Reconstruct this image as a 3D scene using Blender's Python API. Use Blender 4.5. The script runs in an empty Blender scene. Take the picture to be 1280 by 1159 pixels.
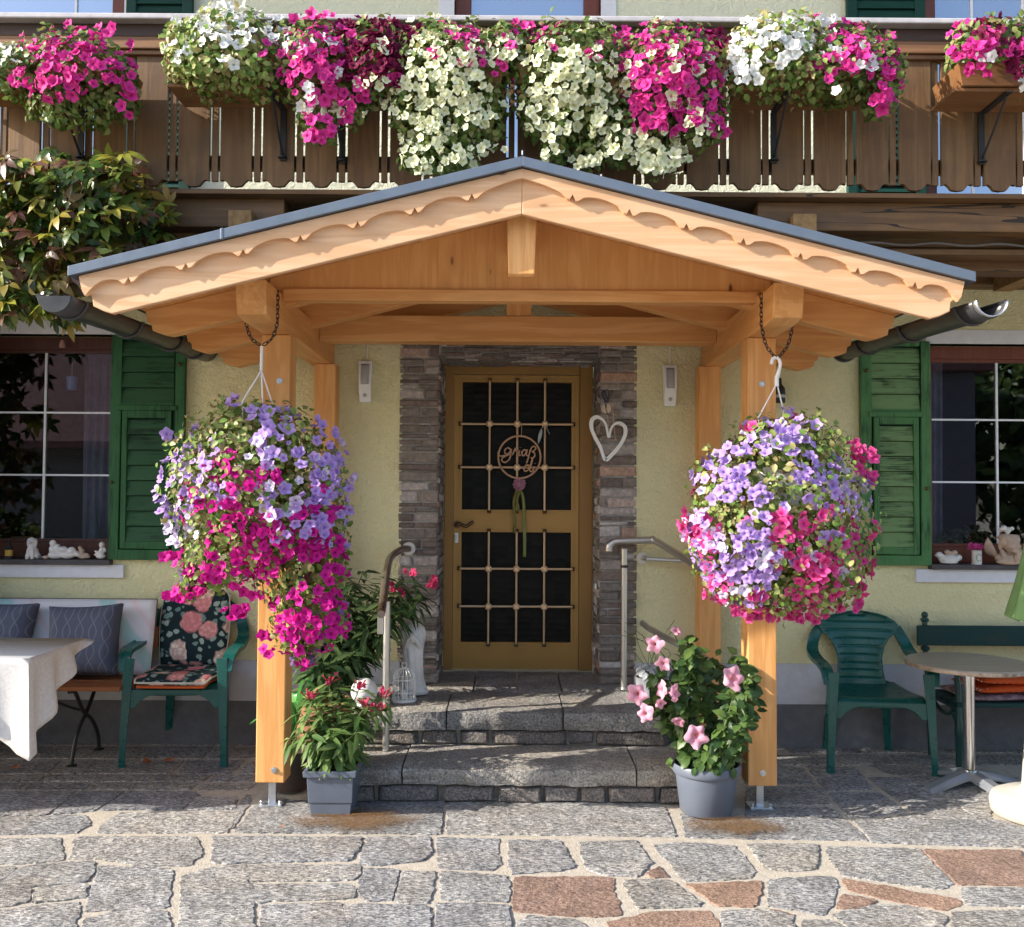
import bpy, bmesh, math, random
import numpy as np
from mathutils import Vector, Matrix, Euler
R = math.radians
sc = bpy.context.scene
COL = sc.collection
random.seed(7); rng = np.random.default_rng(7)

# ------------------------------------------------------------------ camera, sky, sun
F, HC = 1200.0, 1.52
PITCH, ROLL = R(1.84), R(0.36)
cd = bpy.data.cameras.new('camera'); cam = bpy.data.objects.new('camera', cd); COL.objects.link(cam)
RM = Matrix.Rotation(math.pi/2 + PITCH, 3, 'X') @ Matrix.Rotation(ROLL, 3, 'Z')
cam.matrix_world = Matrix.Translation((0, 0, HC)) @ RM.to_4x4()
cd.sensor_width = 36; cd.lens = 36*F/1280; cd.clip_end = 500; cd.clip_start = 0.05
sc.camera = cam
LD = Vector((1.0, 0.28, -0.54)).normalized()          # the way the sunlight travels
sd = bpy.data.lights.new('sun', 'SUN'); sun = bpy.data.objects.new('sun', sd); COL.objects.link(sun)
sd.energy = 4.0; sd.angle = R(0.5); sd.color = (1.0, 0.93, 0.83)
sun.rotation_euler = LD.to_track_quat('-Z', 'Y').to_euler()
w = bpy.data.worlds.new('World'); sc.world = w; w.use_nodes = True
nt = w.node_tree; bgn = nt.nodes['Background']; sky = nt.nodes.new('ShaderNodeTexSky')
sky.sky_type = 'NISHITA'; sky.sun_disc = False
sky.sun_elevation = math.asin(-LD.z); sky.sun_rotation = math.atan2(-LD.x, -LD.y)
sky.air_density = 1.0; sky.dust_density = 1.5; sky.ozone_density = 1.0
nt.links.new(sky.outputs[0], bgn.inputs[0]); bgn.inputs[1].default_value = 0.15
sc.view_settings.view_transform = 'Standard'; sc.view_settings.look = 'None'
sc.view_settings.exposure = 1.28; sc.view_settings.gamma = 1.0

# ------------------------------------------------------------------ helpers: points from measured picture positions
def ray(x, y): return RM @ Vector(((x-640)/F, -(y-579.5)/F, -1))
def P(x, y, Y):
    d = ray(x, y); t = Y/d.y
    return Vector((d.x*t, Y, HC + d.z*t))
def G(x, y, z=0.0):
    d = ray(x, y); t = (z-HC)/d.z
    return Vector((d.x*t, d.y*t, z))

# ------------------------------------------------------------------ helpers: materials
MC = {}
class NT:
    def __init__(s, name):
        s.m = bpy.data.materials.new(name); s.m.use_nodes = True
        s.t = s.m.node_tree; s.b = s.t.nodes['Principled BSDF']; s.o = s.t.nodes['Material Output']
        s.tc = s.t.nodes.new('ShaderNodeTexCoord')
    def n(s, typ, ins=None, **kw):
        x = s.t.nodes.new('ShaderNode'+typ)
        for k, v in kw.items(): setattr(x, k, v)
        if ins:
            for k, v in ins.items():
                if hasattr(v, 'is_linked') or hasattr(v, 'links'): s.t.links.new(v, x.inputs[k])
                else: x.inputs[k].default_value = v
        return x
    def co(s, scale=(1,1,1), rot=(0,0,0), src='Object'):
        return s.n('Mapping', {'Vector': s.tc.outputs[src], 'Scale': scale, 'Rotation': rot}).outputs[0]
    def noise(s, vec, scale, detail=4, rough=.55, dist=0):
        return s.n('TexNoise', {'Vector': vec, 'Scale': scale, 'Detail': detail, 'Roughness': rough, 'Distortion': dist}).outputs[0]
    def ramp(s, fac, pts):
        r = s.n('ValToRGB', {'Fac': fac}); cr = r.color_ramp
        while len(cr.elements) < len(pts): cr.elements.new(.5)
        for e, (p, c) in zip(cr.elements, pts):
            e.position = p; e.color = (c, c, c, 1) if isinstance(c, (int, float)) else (*c, 1)
        return r.outputs[0]
    def mix(s, fac, a, b, mode='MIX'):
        x = s.n('Mix', None, data_type='RGBA', blend_type=mode)
        for i, v in ((0, fac), (6, a), (7, b)):
            if hasattr(v, 'links'): s.t.links.new(v, x.inputs[i])
            else: x.inputs[i].default_value = v if isinstance(v, (int, float)) else (*v, 1)
        return x.outputs[2]
    def math(s, op, a, b=0.0, c=None):
        d = {0: a, 1: b}
        if c is not None: d[2] = c
        return s.n('Math', d, operation=op).outputs[0]
    def isl(s): return s.n('NewGeometry').outputs['Random Per Island']
    def col(s, c):
        if hasattr(c, 'links'): s.t.links.new(c, s.b.inputs['Base Color'])
        else: s.b.inputs['Base Color'].default_value = (*c, 1)
    def bump(s, h, strength=.3, dist=.01):
        x = s.n('Bump', {'Height': h, 'Strength': strength, 'Distance': dist})
        s.t.links.new(x.outputs[0], s.b.inputs['Normal'])
    def fin(s, rough=.6, spec=.4, metal=0.0, trans=None):
        if hasattr(rough, 'links'): s.t.links.new(rough, s.b.inputs['Roughness'])
        else: s.b.inputs['Roughness'].default_value = rough
        s.b.inputs['Specular IOR Level'].default_value = spec; s.b.inputs['Metallic'].default_value = metal
        MC[s.m.name] = s.m
        return s.m

def plain(name, c, rough=.55, spec=.4, metal=0.0, var=.18, scale=14, bump=.06, bs=60):
    t = NT(name); v = t.co()
    f = t.ramp(t.noise(v, scale, 5), [(.3, 0.0), (.7, 1.0)])
    t.col(t.mix(f, tuple(min(1, k*(1-var)) for k in c), tuple(min(1, k*(1+var)) for k in c)))
    if bump: t.bump(t.noise(v, bs, 3), bump, .01)
    return t.fin(t.math('MULTIPLY_ADD', f, .12, max(0, rough-.06)), spec, metal)

def wood(name, c1, c2, axis, rot=(0,0,0), ring=22, knots=True, rough=.5, dirt=0.0, knotc=(.16,.06,.02), islv=.28, crack=0.0):
    t = NT(name); ln = .9; cr = 14.0
    s = [cr, cr, cr]; s[axis] = ln
    v = t.co(tuple(s), rot); v0 = t.co((1,1,1), rot)
    warp = t.noise(v0, 2.2, 2)
    n1 = t.noise(v, 1.0, 6, .6, .6)
    wv = t.math('SINE', t.math('MULTIPLY_ADD', n1, ring, t.math('MULTIPLY', warp, 6.0)))
    g = t.math('MULTIPLY_ADD', wv, .5, .5)
    col = t.mix(t.math('MULTIPLY', g, .78), c1, c2)
    big = t.ramp(t.noise(v0, 1.7, 2), [(.3, 0.0), (.75, 1.0)])
    col = t.mix(t.math('MULTIPLY', big, .35), col, tuple(k*.78 for k in c1))
    isl = t.isl(); col = t.mix(t.math('MULTIPLY', isl, islv), col, tuple(k*.72 for k in c2))
    if knots:
        ks = [7.0, 7.0, 7.0]; ks[axis] = 2.6; ks[1 if axis != 1 else 0] = .02
        vo = t.n('TexVoronoi', {'Vector': t.co(tuple(ks), rot), 'Scale': 1.0, 'Randomness': 1.0})
        sel = t.math('GREATER_THAN', t.n('SeparateColor', {0: vo.outputs['Color']}).outputs[0], .52)
        k = t.math('MULTIPLY', t.ramp(vo.outputs['Distance'], [(.045, 1.0), (.085, 0.0)]), sel)
        halo = t.math('MULTIPLY', t.ramp(vo.outputs['Distance'], [(.05, .45), (.3, 0.0)]), sel)
        col = t.mix(halo, col, tuple(k2*.75 for k2 in c2)); col = t.mix(k, col, knotc)
    if crack:
        cn = t.noise(t.co(tuple(.5 if i == axis else 9 for i in range(3)), rot), 1.0, 3, .5, .3); ck = t.math('LESS_THAN', t.math('ABSOLUTE', t.math('SUBTRACT', cn, .5)), .007)
        col = t.mix(t.math('MULTIPLY', ck, crack), col, (.012,.008,.005))
    if dirt:
        dd = t.ramp(t.noise(v0, 5, 6, .7), [(.45, 0.0), (.75, 1.0)])
        col = t.mix(t.math('MULTIPLY', dd, dirt), col, (.05,.035,.025))
    t.col(col)
    t.bump(t.math('ADD', g, t.noise(v, 5, 3)), .12, .004)
    return t.fin(rough, .35)

# ------------------------------------------------------------------ helpers: things and meshes
def BASE(o):
    while o.parent: o = o.parent
    return Vector(o.location)
def thing(name, label, cat, loc=(0,0,0), rot=0.0, group=None):
    o = bpy.data.objects.new(name, None); COL.objects.link(o); o.empty_display_size = .1
    o.location = loc; o.rotation_euler = (0,0,rot)
    return tag(o, label, cat, group)
def tag(o, label=None, cat=None, group=None, kind=None):
    if label: o['label'] = label
    if cat: o['category'] = cat
    if group: o['group'] = group
    if kind: o['kind'] = kind
    return o
def kids(o): return [c for c in bpy.data.objects if c.parent == o]
def copy_tree(o, parent=None):
    c = o.copy(); COL.objects.link(c); c.parent = parent
    for ch in kids(o): copy_tree(ch, c)
    return c

class MB:
    def __init__(s): s.v = []; s.f = []
    def add(s, vs, fs):
        b = len(s.v); s.v += [Vector(p) for p in vs]; s.f += [tuple(i+b for i in f) for f in fs]; return s
    def box(s, x0, x1, y0, y1, z0, z1, M=None):
        vs = [Vector((x, y, z)) for z in (z0, z1) for y in (y0, y1) for x in (x0, x1)]
        if M: vs = [M @ p for p in vs]
        return s.add(vs, [(0,2,3,1),(4,5,7,6),(0,1,5,4),(1,3,7,5),(3,2,6,7),(2,0,4,6)])
    def prism(s, poly, fn, d0, d1):
        """poly: list of 2d points, fn(u,v,d)->3d"""
        n = len(poly); vs = [fn(u, v, d0) for u, v in poly] + [fn(u, v, d1) for u, v in poly]
        fs = [tuple(range(n)), tuple(range(2*n-1, n-1, -1))] + [(i, i+n, (i+1) % n + n, (i+1) % n) for i in range(n)]
        return s.add(vs, fs)
    def tube(s, pts, r, n=10, cap=True, flat=None, closed=False):
        pts = [Vector(p) for p in pts]; m = len(pts)
        rr = r if isinstance(r, (list, tuple)) else [r]*m
        up = None; b = len(s.v)
        for i, p in enumerate(pts):
            if closed: t = pts[(i+1) % m]-pts[i-1]
            else: t = pts[min(i+1, m-1)]-pts[max(i-1, 0)]
            if t.length < 1e-9: t = Vector((0,0,1))
            t.normalize()
            if up is None:
                a = Vector((0,0,1)) if abs(t.z) < .9 else Vector((0,1,0))
                up = (a - t*a.dot(t)).normalized()
            else:
                up = up - t*up.dot(t)
                up = up.normalized() if up.length > 1e-6 else t.orthogonal().normalized()
            sd = t.cross(up)
            for k in range(n):
                a = 2*math.pi*k/n; f2 = flat if flat else 1.0
                s.v.append(p + up*math.cos(a)*rr[i] + sd*math.sin(a)*rr[i]*f2)
        L = m if closed else m-1
        for i in range(L):
            j = (i+1) % m
            for k in range(n):
                k2 = (k+1) % n
                s.f.append((b+i*n+k, b+i*n+k2, b+j*n+k2, b+j*n+k))
        if cap and not closed:
            s.f.append(tuple(b+k for k in range(n-1, -1, -1))); s.f.append(tuple(b+(m-1)*n+k for k in range(n)))
        return s
    def lathe(s, prof, c=(0,0,0), n=32, sx=1, sy=1):
        c = Vector(c); b = len(s.v)
        for r, z in prof:
            for k in range(n):
                a = 2*math.pi*k/n
                s.v.append(c + Vector((r*sx*math.cos(a), r*sy*math.sin(a), z)))
        for i in range(len(prof)-1):
            for k in range(n):
                k2 = (k+1) % n
                s.f.append((b+i*n+k, b+i*n+k2, b+(i+1)*n+k2, b+(i+1)*n+k))
        if prof[0][0] > 1e-6: s.f.append(tuple(b+k for k in range(n-1, -1, -1)))
        if prof[-1][0] > 1e-6: s.f.append(tuple(b+(len(prof)-1)*n+k for k in range(n)))
        return s
    def grid(s, fn, nu, nv):
        b = len(s.v)
        for i in range(nu+1):
            for j in range(nv+1): s.v.append(Vector(fn(i/nu, j/nv)))
        for i in range(nu):
            for j in range(nv):
                a = b+i*(nv+1)+j
                s.f.append((a, a+nv+1, a+nv+2, a+1))
        return s
    def ball(s, c, r, M=None, nu=14, nv=9):
        r = Vector((r, r, r)) if isinstance(r, (int, float)) else Vector(r); c = Vector(c); b = len(s.v)
        for j in range(nv+1):
            th = math.pi*j/nv
            for k in range(nu):
                a = 2*math.pi*k/nu
                p = Vector((math.sin(th)*math.cos(a)*r.x, math.sin(th)*math.sin(a)*r.y, math.cos(th)*r.z))
                s.v.append(c + (M @ p if M else p))
        for j in range(nv):
            for k in range(nu):
                k2 = (k+1) % nu
                s.f.append((b+j*nu+k, b+(j+1)*nu+k, b+(j+1)*nu+k2, b+j*nu+k2))
        return s
    def build(s, name, mat, parent=None, local=False, smooth=False, bevel=0, seg=2, solid=0, sub=0, angle=40, remesh=0, fixn=True):
        base = Vector((0,0,0)) if (local or parent is None) else BASE(parent)
        me = bpy.data.meshes.new(name)
        me.from_pydata([tuple(p-base) for p in s.v], [], s.f)
        if fixn:
            bm = bmesh.new(); bm.from_mesh(me)
            bmesh.ops.remove_doubles(bm, verts=bm.verts, dist=1e-6)
            bmesh.ops.recalc_face_normals(bm, faces=bm.faces); bm.to_mesh(me); bm.free()
        me.materials.append(mat)
        o = bpy.data.objects.new(name, me); COL.objects.link(o)
        if parent: o.parent = parent
        if remesh:
            d = o.modifiers.new('r', 'REMESH'); d.mode = 'VOXEL'; d.voxel_size = remesh; d.use_smooth_shade = True
            d = o.modifiers.new('s', 'SMOOTH'); d.iterations = 3; d.factor = .5
        if smooth:
            me.polygons.foreach_set('use_smooth', [True]*len(me.polygons))
            if angle < 180 and not remesh:
                try: me.set_sharp_from_angle(angle=R(angle))
                except Exception: pass
        if solid:
            d = o.modifiers.new('t', 'SOLIDIFY'); d.thickness = solid; d.offset = 0
        if bevel:
            d = o.modifiers.new('b', 'BEVEL'); d.width = bevel; d.segments = seg; d.limit_method = 'ANGLE'; d.angle_limit = R(35)
        if sub:
            d = o.modifiers.new('u', 'SUBSURF'); d.levels = sub; d.render_levels = sub
        return o

def smoothpath(pts, n=6, closed=False):
    pts = [Vector(p) for p in pts]; m = len(pts); out = []
    L = m if closed else m-1
    for i in range(L):
        if closed: a, b, c, d = pts[i-1], pts[i], pts[(i+1) % m], pts[(i+2) % m]
        else: a, b, c, d = pts[max(i-1,0)], pts[i], pts[i+1], pts[min(i+2,m-1)]
        for k in range(n):
            t = k/n
            out.append(.5*((2*b)+(c-a)*t+(2*a-5*b+4*c-d)*t*t+(3*b-a-3*c+d)*t*t*t))
    if not closed: out.append(pts[-1])
    return out

# ---- scatter: many small pieces (leaves, blossoms) of ONE plant part joined in one mesh
def scatter(name, tv, tf, trad, mats4, mat, parent):
    N = len(mats4)
    if N == 0: return None
    if tv is PET[0] and N > 3:                              # blossoms differ: flat, cupped, crumpled, turned edges
        base = BASE(parent); me = None; VV = []; FF = []; RR = []; off = 0
        pick = rng.integers(len(PETS), size=N)
        for q, (v_, f_, r_) in enumerate(PETS):
            for i in np.nonzero(pick == q)[0]:
                A = np.array(mats4[i]); VV.append(np.asarray(v_) @ A[:3, :3].T + A[:3, 3] - np.array(base)); FF += [tuple(a+off for a in f) for f in f_]; RR += r_; off += len(v_)
        me = bpy.data.meshes.new(name); me.from_pydata(np.concatenate(VV).tolist(), [], FF)
        at = me.attributes.new('rad', 'FLOAT', 'POINT'); at.data.foreach_set('value', np.asarray(RR, np.float32))
        me.polygons.foreach_set('use_smooth', [True]*len(me.polygons)); me.materials.append(mat)
        o = bpy.data.objects.new(name, me); COL.objects.link(o); o.parent = parent
        return o
    base = BASE(parent) if parent else Vector((0,0,0))
    A = np.array([[list(r) for r in m] for m in mats4])
    tv = np.asarray(tv, float); k = len(tv)
    V = np.einsum('nij,kj->nki', A[:, :3, :3], tv) + A[:, None, :3, 3] - np.array(base)[None, None]
    ls = np.array([len(f) for f in tf]); lv = np.concatenate([np.array(f) for f in tf])
    LV = (lv[None] + (np.arange(N)*k)[:, None]).ravel()
    LT = np.tile(ls, N); LS = np.concatenate([[0], np.cumsum(LT)[:-1]])
    me = bpy.data.meshes.new(name)
    me.vertices.add(N*k); me.vertices.foreach_set('co', V.ravel().astype(np.float32))
    me.loops.add(len(LV)); me.loops.foreach_set('vertex_index', LV.astype(np.int32))
    me.polygons.add(len(LT)); me.polygons.foreach_set('loop_start', LS.astype(np.int32)); me.polygons.foreach_set('loop_total', LT.astype(np.int32))
    at = me.attributes.new('rad', 'FLOAT', 'POINT'); at.data.foreach_set('value', np.tile(np.asarray(trad, np.float32), N))
    me.update(calc_edges=True); me.validate()
    me.polygons.foreach_set('use_smooth', [True]*len(me.polygons))
    me.materials.append(mat)
    o = bpy.data.objects.new(name, me); COL.objects.link(o)
    if parent: o.parent = parent
    return o

def frame(p, nrm, size, spin=None, along=None):
    """matrix with local z along nrm (and, if given, local x near 'along')"""
    z = Vector(nrm).normalized()
    a = Vector(along) if along is not None else Vector((rng.normal(), rng.normal(), rng.normal()))
    x = a - z*a.dot(z)
    if x.length < 1e-5: x = z.orthogonal()
    x.normalize(); y = z.cross(x)
    sx = size if isinstance(size, (tuple, list)) else (size, size, size)
    return [[x.x*sx[0], y.x*sx[1], z.x*sx[2], p[0]], [x.y*sx[0], y.y*sx[1], z.y*sx[2], p[1]], [x.z*sx[0], y.z*sx[1], z.z*sx[2], p[2]], [0,0,0,1]]

def petunia_tmpl(cup=0.0, ruf=.05, seed=0, squash=1.0):
    n = 20; v = [(0,0,-.6)]; pr = random.Random(seed); ph = [pr.uniform(-1, 1) for _ in range(5)]; rad = [0.0]; f = []
    for ri, (r, z) in enumerate(((.17,-.28), (.5,-.04), (1.0,.0))):
        for k in range(n):
            a = 2*math.pi*k/n; lob = math.cos(5*a)
            p5 = ph[int(((a/(2*math.pi))*5+.5) % 5)]; rr = r*(1+(.15*lob+.10*p5)*(ri == 2)+.05*lob*(ri == 1)); zz = z + ((.10*lob + ruf*math.sin(10*a+seed) + cup + .22*p5) if ri == 2 else .03*lob*(ri == 1)+cup*.35*(ri == 1))
            v.append((rr*math.cos(a), rr*math.sin(a)*squash, zz)); rad.append((.2, .55, 1.0)[ri])
    for k in range(n): f.append((0, 1+k, 1+(k+1) % n))
    for ri in range(2):
        for k in range(n):
            k2 = (k+1) % n
            f.append((1+ri*n+k, 1+(ri+1)*n+k, 1+(ri+1)*n+k2, 1+ri*n+k2))
    return v, f, rad
def mandevilla_tmpl(seed=0):
    n = 25; pr = random.Random(seed); ph = [pr.uniform(-.12, .12) for _ in range(5)]; v = [(0,0,-1.0)]; rad = [0.0]; f = []
    rings = ((.12,-.85), (.16,-.35), (.34,-.08), (.72,.04), (1.0,-.05))
    for ri, (r, z) in enumerate(rings):
        for k in range(n):
            a = 2*math.pi*k/n; q = ((k % 5)/5.0 - .4)
            lob = math.cos(5*a - 1.2*max(0, r-.3))
            p5 = ph[int(((a/(2*math.pi))*5+.5) % 5)]; rr = r*(1 + (.17*lob+p5 if ri == 4 else .07*lob if ri == 3 else 0)); zz = z + ((.14*math.sin(5*a)+.08*math.sin(15*a+seed)+p5*1.5-.12) if ri == 4 else .09*math.sin(5*a) if ri == 3 else 0)
            v.append((rr*math.cos(a), rr*math.sin(a), zz)); rad.append((.1,.25,.45,.75,1.0)[ri])
    for k in range(n): f.append((0, 1+k, 1+(k+1) % n))
    for ri in range(len(rings)-1):
        for k in range(n):
            k2 = (k+1) % n
            f.append((1+ri*n+k, 1+(ri+1)*n+k, 1+(ri+1)*n+k2, 1+ri*n+k2))
    return v, f, rad
def leaf_tmpl(w=.4, fold=.12, droop=.12):
    v = [(0,0,0), (.3,w*.8,fold), (.3,-w*.8,fold), (.35,0,.02), (.65,w*.75,fold-droop*.5), (.65,-w*.75,fold-droop*.5), (.68,0,-droop*.4), (1,0,-droop)]
    f = [(0,3,1), (0,2,3), (3,6,4,1), (3,2,5,6), (6,7,4), (6,5,7)]
    return v, f, [0,.8,.8,.2,.9,.9,.3,1]
PETS = [petunia_tmpl(0, .05, 1), petunia_tmpl(.22, .07, 2, .92), petunia_tmpl(-.20, .09, 3), petunia_tmpl(.45, .06, 4, .85), petunia_tmpl(-.05, .12, 5, .9), petunia_tmpl(.1, .10, 6)]; PET = PETS[0]; MANDE = mandevilla_tmpl(); LEAF = leaf_tmpl(); LANCE = leaf_tmpl(.13, .05, .18); OVAL = leaf_tmpl(.36, .08, .2); BROAD = leaf_tmpl(.42, .1, .3)

def petal(name, c_in, c_mid, c_out, vein=.0):
    t = NT(name); a = t.n('Attribute', None, attribute_name='rad').outputs['Fac']
    col = t.ramp(a, [(0.05, c_in), (.35, c_mid), (.95, c_out)])
    isl = t.isl(); col = t.mix(t.math('MULTIPLY', isl, .45), col, tuple(k*.72 for k in c_mid))
    nz = t.ramp(t.noise(t.co(), 60, 3), [(.4, 0.0), (.7, 1.0)])
    col = t.mix(t.math('MULTIPLY', nz, .22), col, tuple(min(1, k*1.3+.03) for k in c_out))
    t.col(col); t.bump(t.noise(t.co(), 130, 2), .25, .004)
    tr = t.n('BsdfTranslucent', {'Color': col}); mx = t.n('MixShader', {0: .3, 1: t.b.outputs[0], 2: tr.outputs[0]})
    t.t.links.new(mx.outputs[0], t.o.inputs[0])
    return t.fin(.6, .2)
def leafmat(name, cols, rough=.45, trans=.3, spec=.35):
    t = NT(name); isl = t.isl(); n = len(cols)
    col = t.ramp(isl, [((i+.5)/n, c) for i, c in enumerate(cols)])
    col = t.mix(t.math('MULTIPLY', t.noise(t.co(), 40, 3), .5), col, tuple(k*.6 for k in cols[0]))
    a = t.n('Attribute', None, attribute_name='rad').outputs['Fac']
    col = t.mix(t.ramp(a, [(0, .25), (.4, 0.0)]), col, tuple(min(1, k*1.7+.02) for k in cols[-1]))
    t.col(col); t.bump(t.noise(t.co(), 90, 2), .2, .003)
    if trans:
        tr = t.n('BsdfTranslucent', {'Color': col}); mx = t.n('MixShader', {0: trans, 1: t.b.outputs[0], 2: tr.outputs[0]})
        t.t.links.new(mx.outputs[0], t.o.inputs[0])
    return t.fin(rough, spec)
# ------------------------------------------------------------------ materials
def stucco(name, c, bstr=.9):
    t = NT(name); v = t.co()
    f = t.ramp(t.noise(v, 1.3, 4), [(.3, 0.0), (.75, 1.0)])
    col = t.mix(f, c, tuple(k*.88 for k in c))
    g = t.ramp(t.noise(v, 45, 4, .6), [(.35, 0.0), (.65, 1.0)])
    col = t.mix(t.math('MULTIPLY', g, .22), tuple(k*.82 for k in c) if False else col, tuple(min(1, k*1.15) for k in c))
    t.col(col)
    h = t.math('ADD', t.noise(v, 26, 5, .62, .7), t.math('MULTIPLY', t.noise(v, 85, 3), .4))
    t.bump(h, bstr, .02); return t.fin(.9, .15)
M_WALL = stucco('stucco_yellow', (.76,.715,.43))
M_WALLUP = stucco('stucco_upper', (.70,.70,.53), .6)
M_PL1 = plain('plinth_pale', (.50,.51,.54), .85, .2, bump=.5, bs=40, var=.08)
M_PL2 = plain('plinth_dark', (.135,.135,.145), .85, .2, bump=.5, bs=40, var=.15)
M_TRIM = plain('white_plaster', (.66,.67,.71), .8, .2, bump=.2, var=.05)
LW1, LW2 = (.78,.415,.155), (.62,.275,.08)
SL = math.atan(.2515)
M_LX = wood('larch_along_x', LW1, LW2, 0); M_LY = wood('larch_along_y', LW1, LW2, 1); M_LZ = wood('larch_along_z', LW1, LW2, 2)
M_LSL = wood('larch_slope_left', LW1, LW2, 0, (0, SL, 0)); M_LSR = wood('larch_slope_right', LW1, LW2, 0, (0, -SL, 0))
M_BARL = wood('barge_slope_left', (.74,.475,.285), (.60,.335,.17), 0, (0, SL, 0)); M_BARR = wood('barge_slope_right', (.74,.475,.285), (.60,.335,.17), 0, (0, -SL, 0))
OW1, OW2 = (.22,.122,.052), (.13,.068,.028)
M_OX = wood('old_beam_along_x', (.20,.105,.042), (.115,.058,.022), 0, dirt=.4, knots=False, crack=.9); M_OZ = wood('old_board_along_z', OW1, OW2, 2, dirt=.45, rough=.6)
M_OR = wood('old_rail_along_x', (.27,.135,.06), (.16,.075,.033), 0, dirt=.2, knots=False); M_OD = wood('dark_rail_along_x', (.075,.04,.025), (.04,.022,.015), 0, knots=False)
M_OEND = plain('old_end_grain', (.30,.18,.08), .7, .2, var=.3, scale=30)
M_METAL = plain('grey_sheet_metal', (.135,.165,.21), .38, .5, .35, var=.06, bump=.02)
M_GUT = plain('anthracite_gutter', (.034,.035,.037), .38, .5, .2, var=.12, bump=.03)
M_ZINC = plain('zinc', (.55,.57,.6), .35, .5, .9, var=.1)
M_STEEL = plain('brushed_steel', (.60,.585,.55), .38, .5, .9, var=.0, bump=0)
M_BRONZE = plain('bronze', (.13,.075,.04), .35, .5, .7)
M_BLACK = plain('black_iron', (.018,.018,.019), .5, .4)
M_WHITE = plain('white_plastic', (.78,.78,.76), .4, .4, var=.03, bump=0)
def paint(name, c, wear, amt=.5, axis=0):
    t = NT(name); s = [55, 55, 55]; s[axis] = 5
    v = t.co(tuple(s)); v0 = t.co()
    a = t.ramp(t.noise(v, 1, 6, .65, .4), [(.44, 0.0), (.60, 1.0)]); b = t.ramp(t.noise(v0, 5.5, 4), [(.36, 0.0), (.62, 1.0)])
    isl = t.isl(); base = t.mix(t.math('MULTIPLY', isl, .5), c, tuple(k*.72 for k in c))
    t.col(t.mix(t.math('MULTIPLY', t.math('MULTIPLY', a, b), amt), base, wear)); t.bump(t.noise(v, 1, 4), .25, .004)
    return t.fin(.62, .22)
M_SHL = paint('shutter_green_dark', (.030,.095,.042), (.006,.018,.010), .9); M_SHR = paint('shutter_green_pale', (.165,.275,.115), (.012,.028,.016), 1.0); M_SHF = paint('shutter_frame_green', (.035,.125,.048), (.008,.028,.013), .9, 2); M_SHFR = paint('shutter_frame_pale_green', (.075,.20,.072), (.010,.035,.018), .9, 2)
M_SHU = paint('balcony_shutter_green', (.008,.045,.034), (.004,.015,.012), .4)
M_WFR = wood('window_frame_brown', (.20,.058,.032), (.14,.038,.022), 2, knots=False, rough=.4)
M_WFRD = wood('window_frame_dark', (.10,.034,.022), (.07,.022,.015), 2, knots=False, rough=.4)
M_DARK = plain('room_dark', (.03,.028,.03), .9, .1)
M_CURT = plain('grey_curtain', (.20,.20,.25), .9, .1, var=.2)
M_MUNT = plain('white_muntin', (.78,.79,.82), .4, .4, var=.02, bump=0)
def glass(name, base=.05):
    t = NT(name); fr = t.n('Fresnel', {'IOR': 1.5}).outputs[0]
    f = t.math('ADD', fr, base); g = t.n('BsdfGlossy', {'Roughness': .01}); tr = t.n('BsdfTransparent', {'Color': (.86,.88,.9,1)})
    mx = t.n('MixShader', {0: f, 1: tr.outputs[0], 2: g.outputs[0]}); t.t.links.new(mx.outputs[0], t.o.inputs[0]); return t.fin(.1)
M_GLASS = glass('window_glass', .035)
M_LOWGL = glass('clear_glass', .02)
M_UPGL = plain('balcony_door_glass', (.42,.47,.56), .03, .5, .75, var=.0, bump=0)
def brick(name):
    t = NT(name); v = t.co(); isl = t.isl()
    c = t.ramp(isl, [(0, (.12,.10,.09)), (.26, (.175,.14,.12)), (.48, (.16,.145,.135)), (.68, (.225,.19,.165)), (.80, (.29,.25,.225)), (.92, (.44,.41,.40)), (1, (.34,.19,.11))])
    n = t.ramp(t.noise(v, 38, 6, .7), [(.3, .7), (.75, 1.7)])
    c = t.mix(1.0, c, n, 'MULTIPLY'); t.col(c); t.bump(t.noise(v, 45, 6, .7), .9, .012); return t.fin(.85, .2)
M_BRICK = brick('slim_bricks'); M_BMORT = plain('brick_mortar', (.37,.345,.325), .95, .1, var=.3, bump=.5)
M_DOOR = plain('gold_door', (.44,.245,.062), .42, .4, .12, var=.07, scale=3, bump=.03); M_DOORF = plain('gold_door_frame', (.32,.17,.045), .45, .4, .12, var=.08, scale=3, bump=.03)
def dglass():
    t = NT('dark_cast_glass'); v = t.co((1,1,1))
    vo = t.n('TexVoronoi', {'Vector': t.co((13,1,26)), 'Scale': 1.0, 'Randomness': .35})
    t.col(t.mix(t.n('SeparateColor', {0: vo.outputs['Color']}).outputs[0], (.004,.004,.004), (.013,.012,.010)))
    t.bump(vo.outputs['Distance'], .3, .01); return t.fin(.4, .12)
M_DGL = dglass()
M_ROSE = plain('copper_bars', (.80,.56,.34), .4, .5, .35, var=.05, bump=0)
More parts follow.
